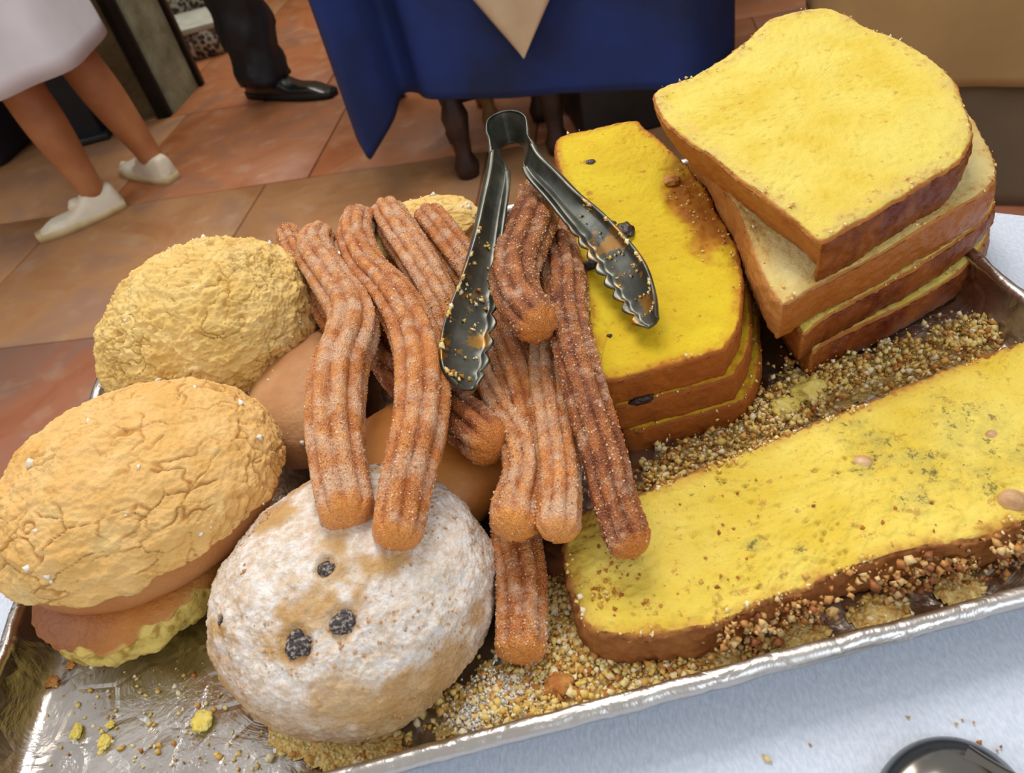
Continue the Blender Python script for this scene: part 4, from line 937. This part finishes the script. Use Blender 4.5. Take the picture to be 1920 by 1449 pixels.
# ------------------------------------------------------------------ people (only their lower bodies come into the picture)
def skin_body(name, joints, edges, radii, mat, parent, root=0, sub=2):
    org = ORG[parent.name]; me = bpy.data.meshes.new(name); me.from_pydata([tuple(np.array(j) - org) for j in joints], edges, [])
    o = bpy.data.objects.new(name, me); COL.objects.link(o); o.parent = parent; me.materials.append(MAT[mat])
    sk = o.modifiers.new('skin', 'SKIN'); sk.use_smooth_shade = True
    for i, r in enumerate(radii):
        d_ = me.skin_vertices[0].data[i]; d_.radius = (r, r) if not isinstance(r, tuple) else r; d_.use_root = (i == root)
    s_ = o.modifiers.new('sub', 'SUBSURF'); s_.levels = sub; s_.render_levels = sub
    ORG[o.name] = org; return o
def shoe(name, heel, toe, width, height, mat, solemat, parent, open_=True, lab=None, hh=.055):
    """a low shoe from heel to toe on the floor"""
    heel = np.array(heel[:2]); toe = np.array(toe[:2]); L = np.linalg.norm(toe - heel); d = (toe - heel) / L; n_ = np.array((-d[1], d[0]))
    rows = []; N1, N2 = 44, 32
    for i in range(N1):
        s = i / (N1 - 1)
        w_ = width / 2 * (max(.0, math.sin(math.pi * min(1, max(0, (s * .94 + .035))) ** .8)) ** .42) * (.82 + .22 * s - .25 * max(0, .5 - abs(s - .42)) * .6)
        top = height * (1.0 - .5 * sst(.3, .62, s)) * (sst(-.05, .06, s) ** .5) * (1 - .55 * sst(.75, 1.02, s))
        for j in range(N2):
            a_ = 2 * math.pi * j / N2; cx, cz = math.cos(a_), math.sin(a_)
            z = .018 + (top - .018) * (max(0, cz) ** .8) if cz > 0 else .018 + .012 * cz
            wx = w_ * np.sign(cx) * abs(cx) ** .55
            if i in (0, N1 - 1): wx *= .02; z = .03 + (z - .03) * .02
            p2 = heel + d * (s * L) + n_ * wx; rows.append((p2[0], p2[1], z))
    V = np.array(rows); F = grid_faces(N1, N2)
    o = mesh(name, V, F, MAT[mat], parent, label=lab)
    rows = []
    for i in range(N1):
        s = i / (N1 - 1); w_ = width / 2 * 1.05 * (max(.0, math.sin(math.pi * min(1, max(0, (s * .94 + .035))) ** .8)) ** .42) * (.82 + .22 * s - .25 * max(0, .5 - abs(s - .42)) * .6)
        for (qx, z) in ((-1, .0), (-1.02, .012), (-1, .022), (1, .022), (1.02, .012), (1, .0)):
            p2 = heel + d * (s * L * 1.02 - .01 * L) + n_ * w_ * qx; rows.append((p2[0], p2[1], z))
    nn_ = N1 * 6; so = mesh('sole', np.array(rows), grid_faces(N1, 6).tolist() + [[5, 4, 3, 2, 1, 0], [nn_ - 6, nn_ - 5, nn_ - 4, nn_ - 3, nn_ - 2, nn_ - 1]], MAT[solemat], o)
    return o
wm = thing('person', 'person in a white knee-length dress and cream sneakers, walking away at upper left', 'person', (-1.02, 2.35, 0))
h1, t1 = P(236, 384, -TZ), P(76, 452, -TZ); h2, t2 = P(328, 340, -TZ), P(236, 318, -TZ)
an1 = h1 + (t1 - h1) * .24 + (0, 0, .09); an2 = h2 + (t2 - h2) * .25 + (0, 0, .09)
kn1 = an1 + (-.03, .02, .33); kn2 = an2 + (-.05, -.02, .33)
hp = (kn1 + kn2) / 2 + (-.02, -.02, .42); hipL = hp + (.0, -.09, -.02); hipR = hp + (.0, .09, -.02)
j = [hp, hipL, kn1, kn1 * .55 + an1 * .45, an1, h1 + (t1 - h1) * .22 + (0, 0, .05), hipR, kn2, kn2 * .55 + an2 * .45, an2, h2 + (t2 - h2) * .22 + (0, 0, .05), hp + (0, 0, .25), hp + (0, 0, .45)]
skin_body('body', j, [(0, 1), (1, 2), (2, 3), (3, 4), (4, 5), (0, 6), (6, 7), (7, 8), (8, 9), (9, 10), (0, 11), (11, 12)], [.13, .095, .060, .062, .038, .040, .095, .060, .062, .038, .040, .12, .15], 'skin', wm)
for hh_, tt_ in ((h1, t1), (h2, t2)):
    sh = shoe('sneaker', hh_, tt_, .098, .080, 'sneaker', 'sole', wm)
    v, f = blob(hh_ + (tt_ - hh_) * .46 + (0, 0, .052), (.024, .024, .022), 5, 12, .1); mesh('tongue', v, f, MAT['sneaker'], sh)
hz = .43
ring = [P(195, 52, hz - TZ), P(150, 118, hz - TZ), P(70, 158, hz - TZ), P(-20, 195, hz - TZ), P(-120, 190, hz - TZ), P(-130, 90, hz - TZ), P(-20, 50, hz - TZ), P(110, 15, hz - TZ)]
ring = catmull(np.array(ring), 120, closed=True); cc_ = ring.mean(0); rows = []
for k in range(26):
    q_ = k / 25; sc_ = 1.0 - .18 * q_ ; z = hz + q_ * 1.0
    a_ = np.linspace(0, 2 * math.pi, 120, endpoint=False)
    rows.append(np.column_stack([cc_[:2] + (ring[:, :2] - cc_[:2]) * sc_ * (1 + .012 * (1 - q_) * np.sin(a_ * 9))[:, None] + np.array((-.0, .0)) * q_, np.full(120, z)]))
V = np.concatenate(rows); o = mesh('dress', V, grid_faces(26, 120), MAT['dress'], wm); o.modifiers.new('t', 'SOLIDIFY').thickness = .003
# waiter
wt = thing('person', 'person in black trousers and a shiny black leather shoe beside the blue cloth', 'person', (-.56, 2.85, 0))
h3, t3 = P(472, 178, -TZ), P(655, 180, -TZ); d3 = (t3 - h3); 
shoe('shoe', h3, h3 + d3 * .86, .11, .085, 'leather', 'black', wt)
an3 = h3 + d3 * .22 + (0, 0, .08)
rows = []
for k in range(40):
    q_ = k / 39; z = .055 + q_ * .95; c_ = an3 + np.array((.02 * q_, .02 * q_, 0)); r_ = .082 + .03 * q_ + .008 * math.sin(q_ * 42) * (1 - q_) ** 2
    a_ = np.linspace(0, 2 * math.pi, 48, endpoint=False); rr2 = r_ * (1 + .05 * np.sin(a_ * 3 + q_ * 16) * (1 - q_))
    rows.append(np.column_stack([c_[0] + rr2 * 1.05 * np.cos(a_), c_[1] + rr2 * np.sin(a_), np.full(48, z) + .008 * np.sin(a_ * 2) * (k < 3)]))
V = np.concatenate(rows); V[:, :2] += (fbm(V, 22, 3, 5) * .016 * sst(.7, .1, V[:, 2]))[:, None] * (V[:, :2] - an3[:2]) / .08; o = mesh('trousers', V, grid_faces(40, 48), MAT['trouser'], wt); o.modifiers.new('t', 'SOLIDIFY').thickness = .003
skin_body('body', [an3 + (0, 0, -.03), an3 + (.01, 0, .35), an3 + (.02, .02, .8), an3 + (.05, .15, .9), an3 + (.05, .15, 1.2)], [(0, 1), (1, 2), (2, 3), (3, 4)], [.035, .05, .075, .12, .14], 'skin', wt, root=3)
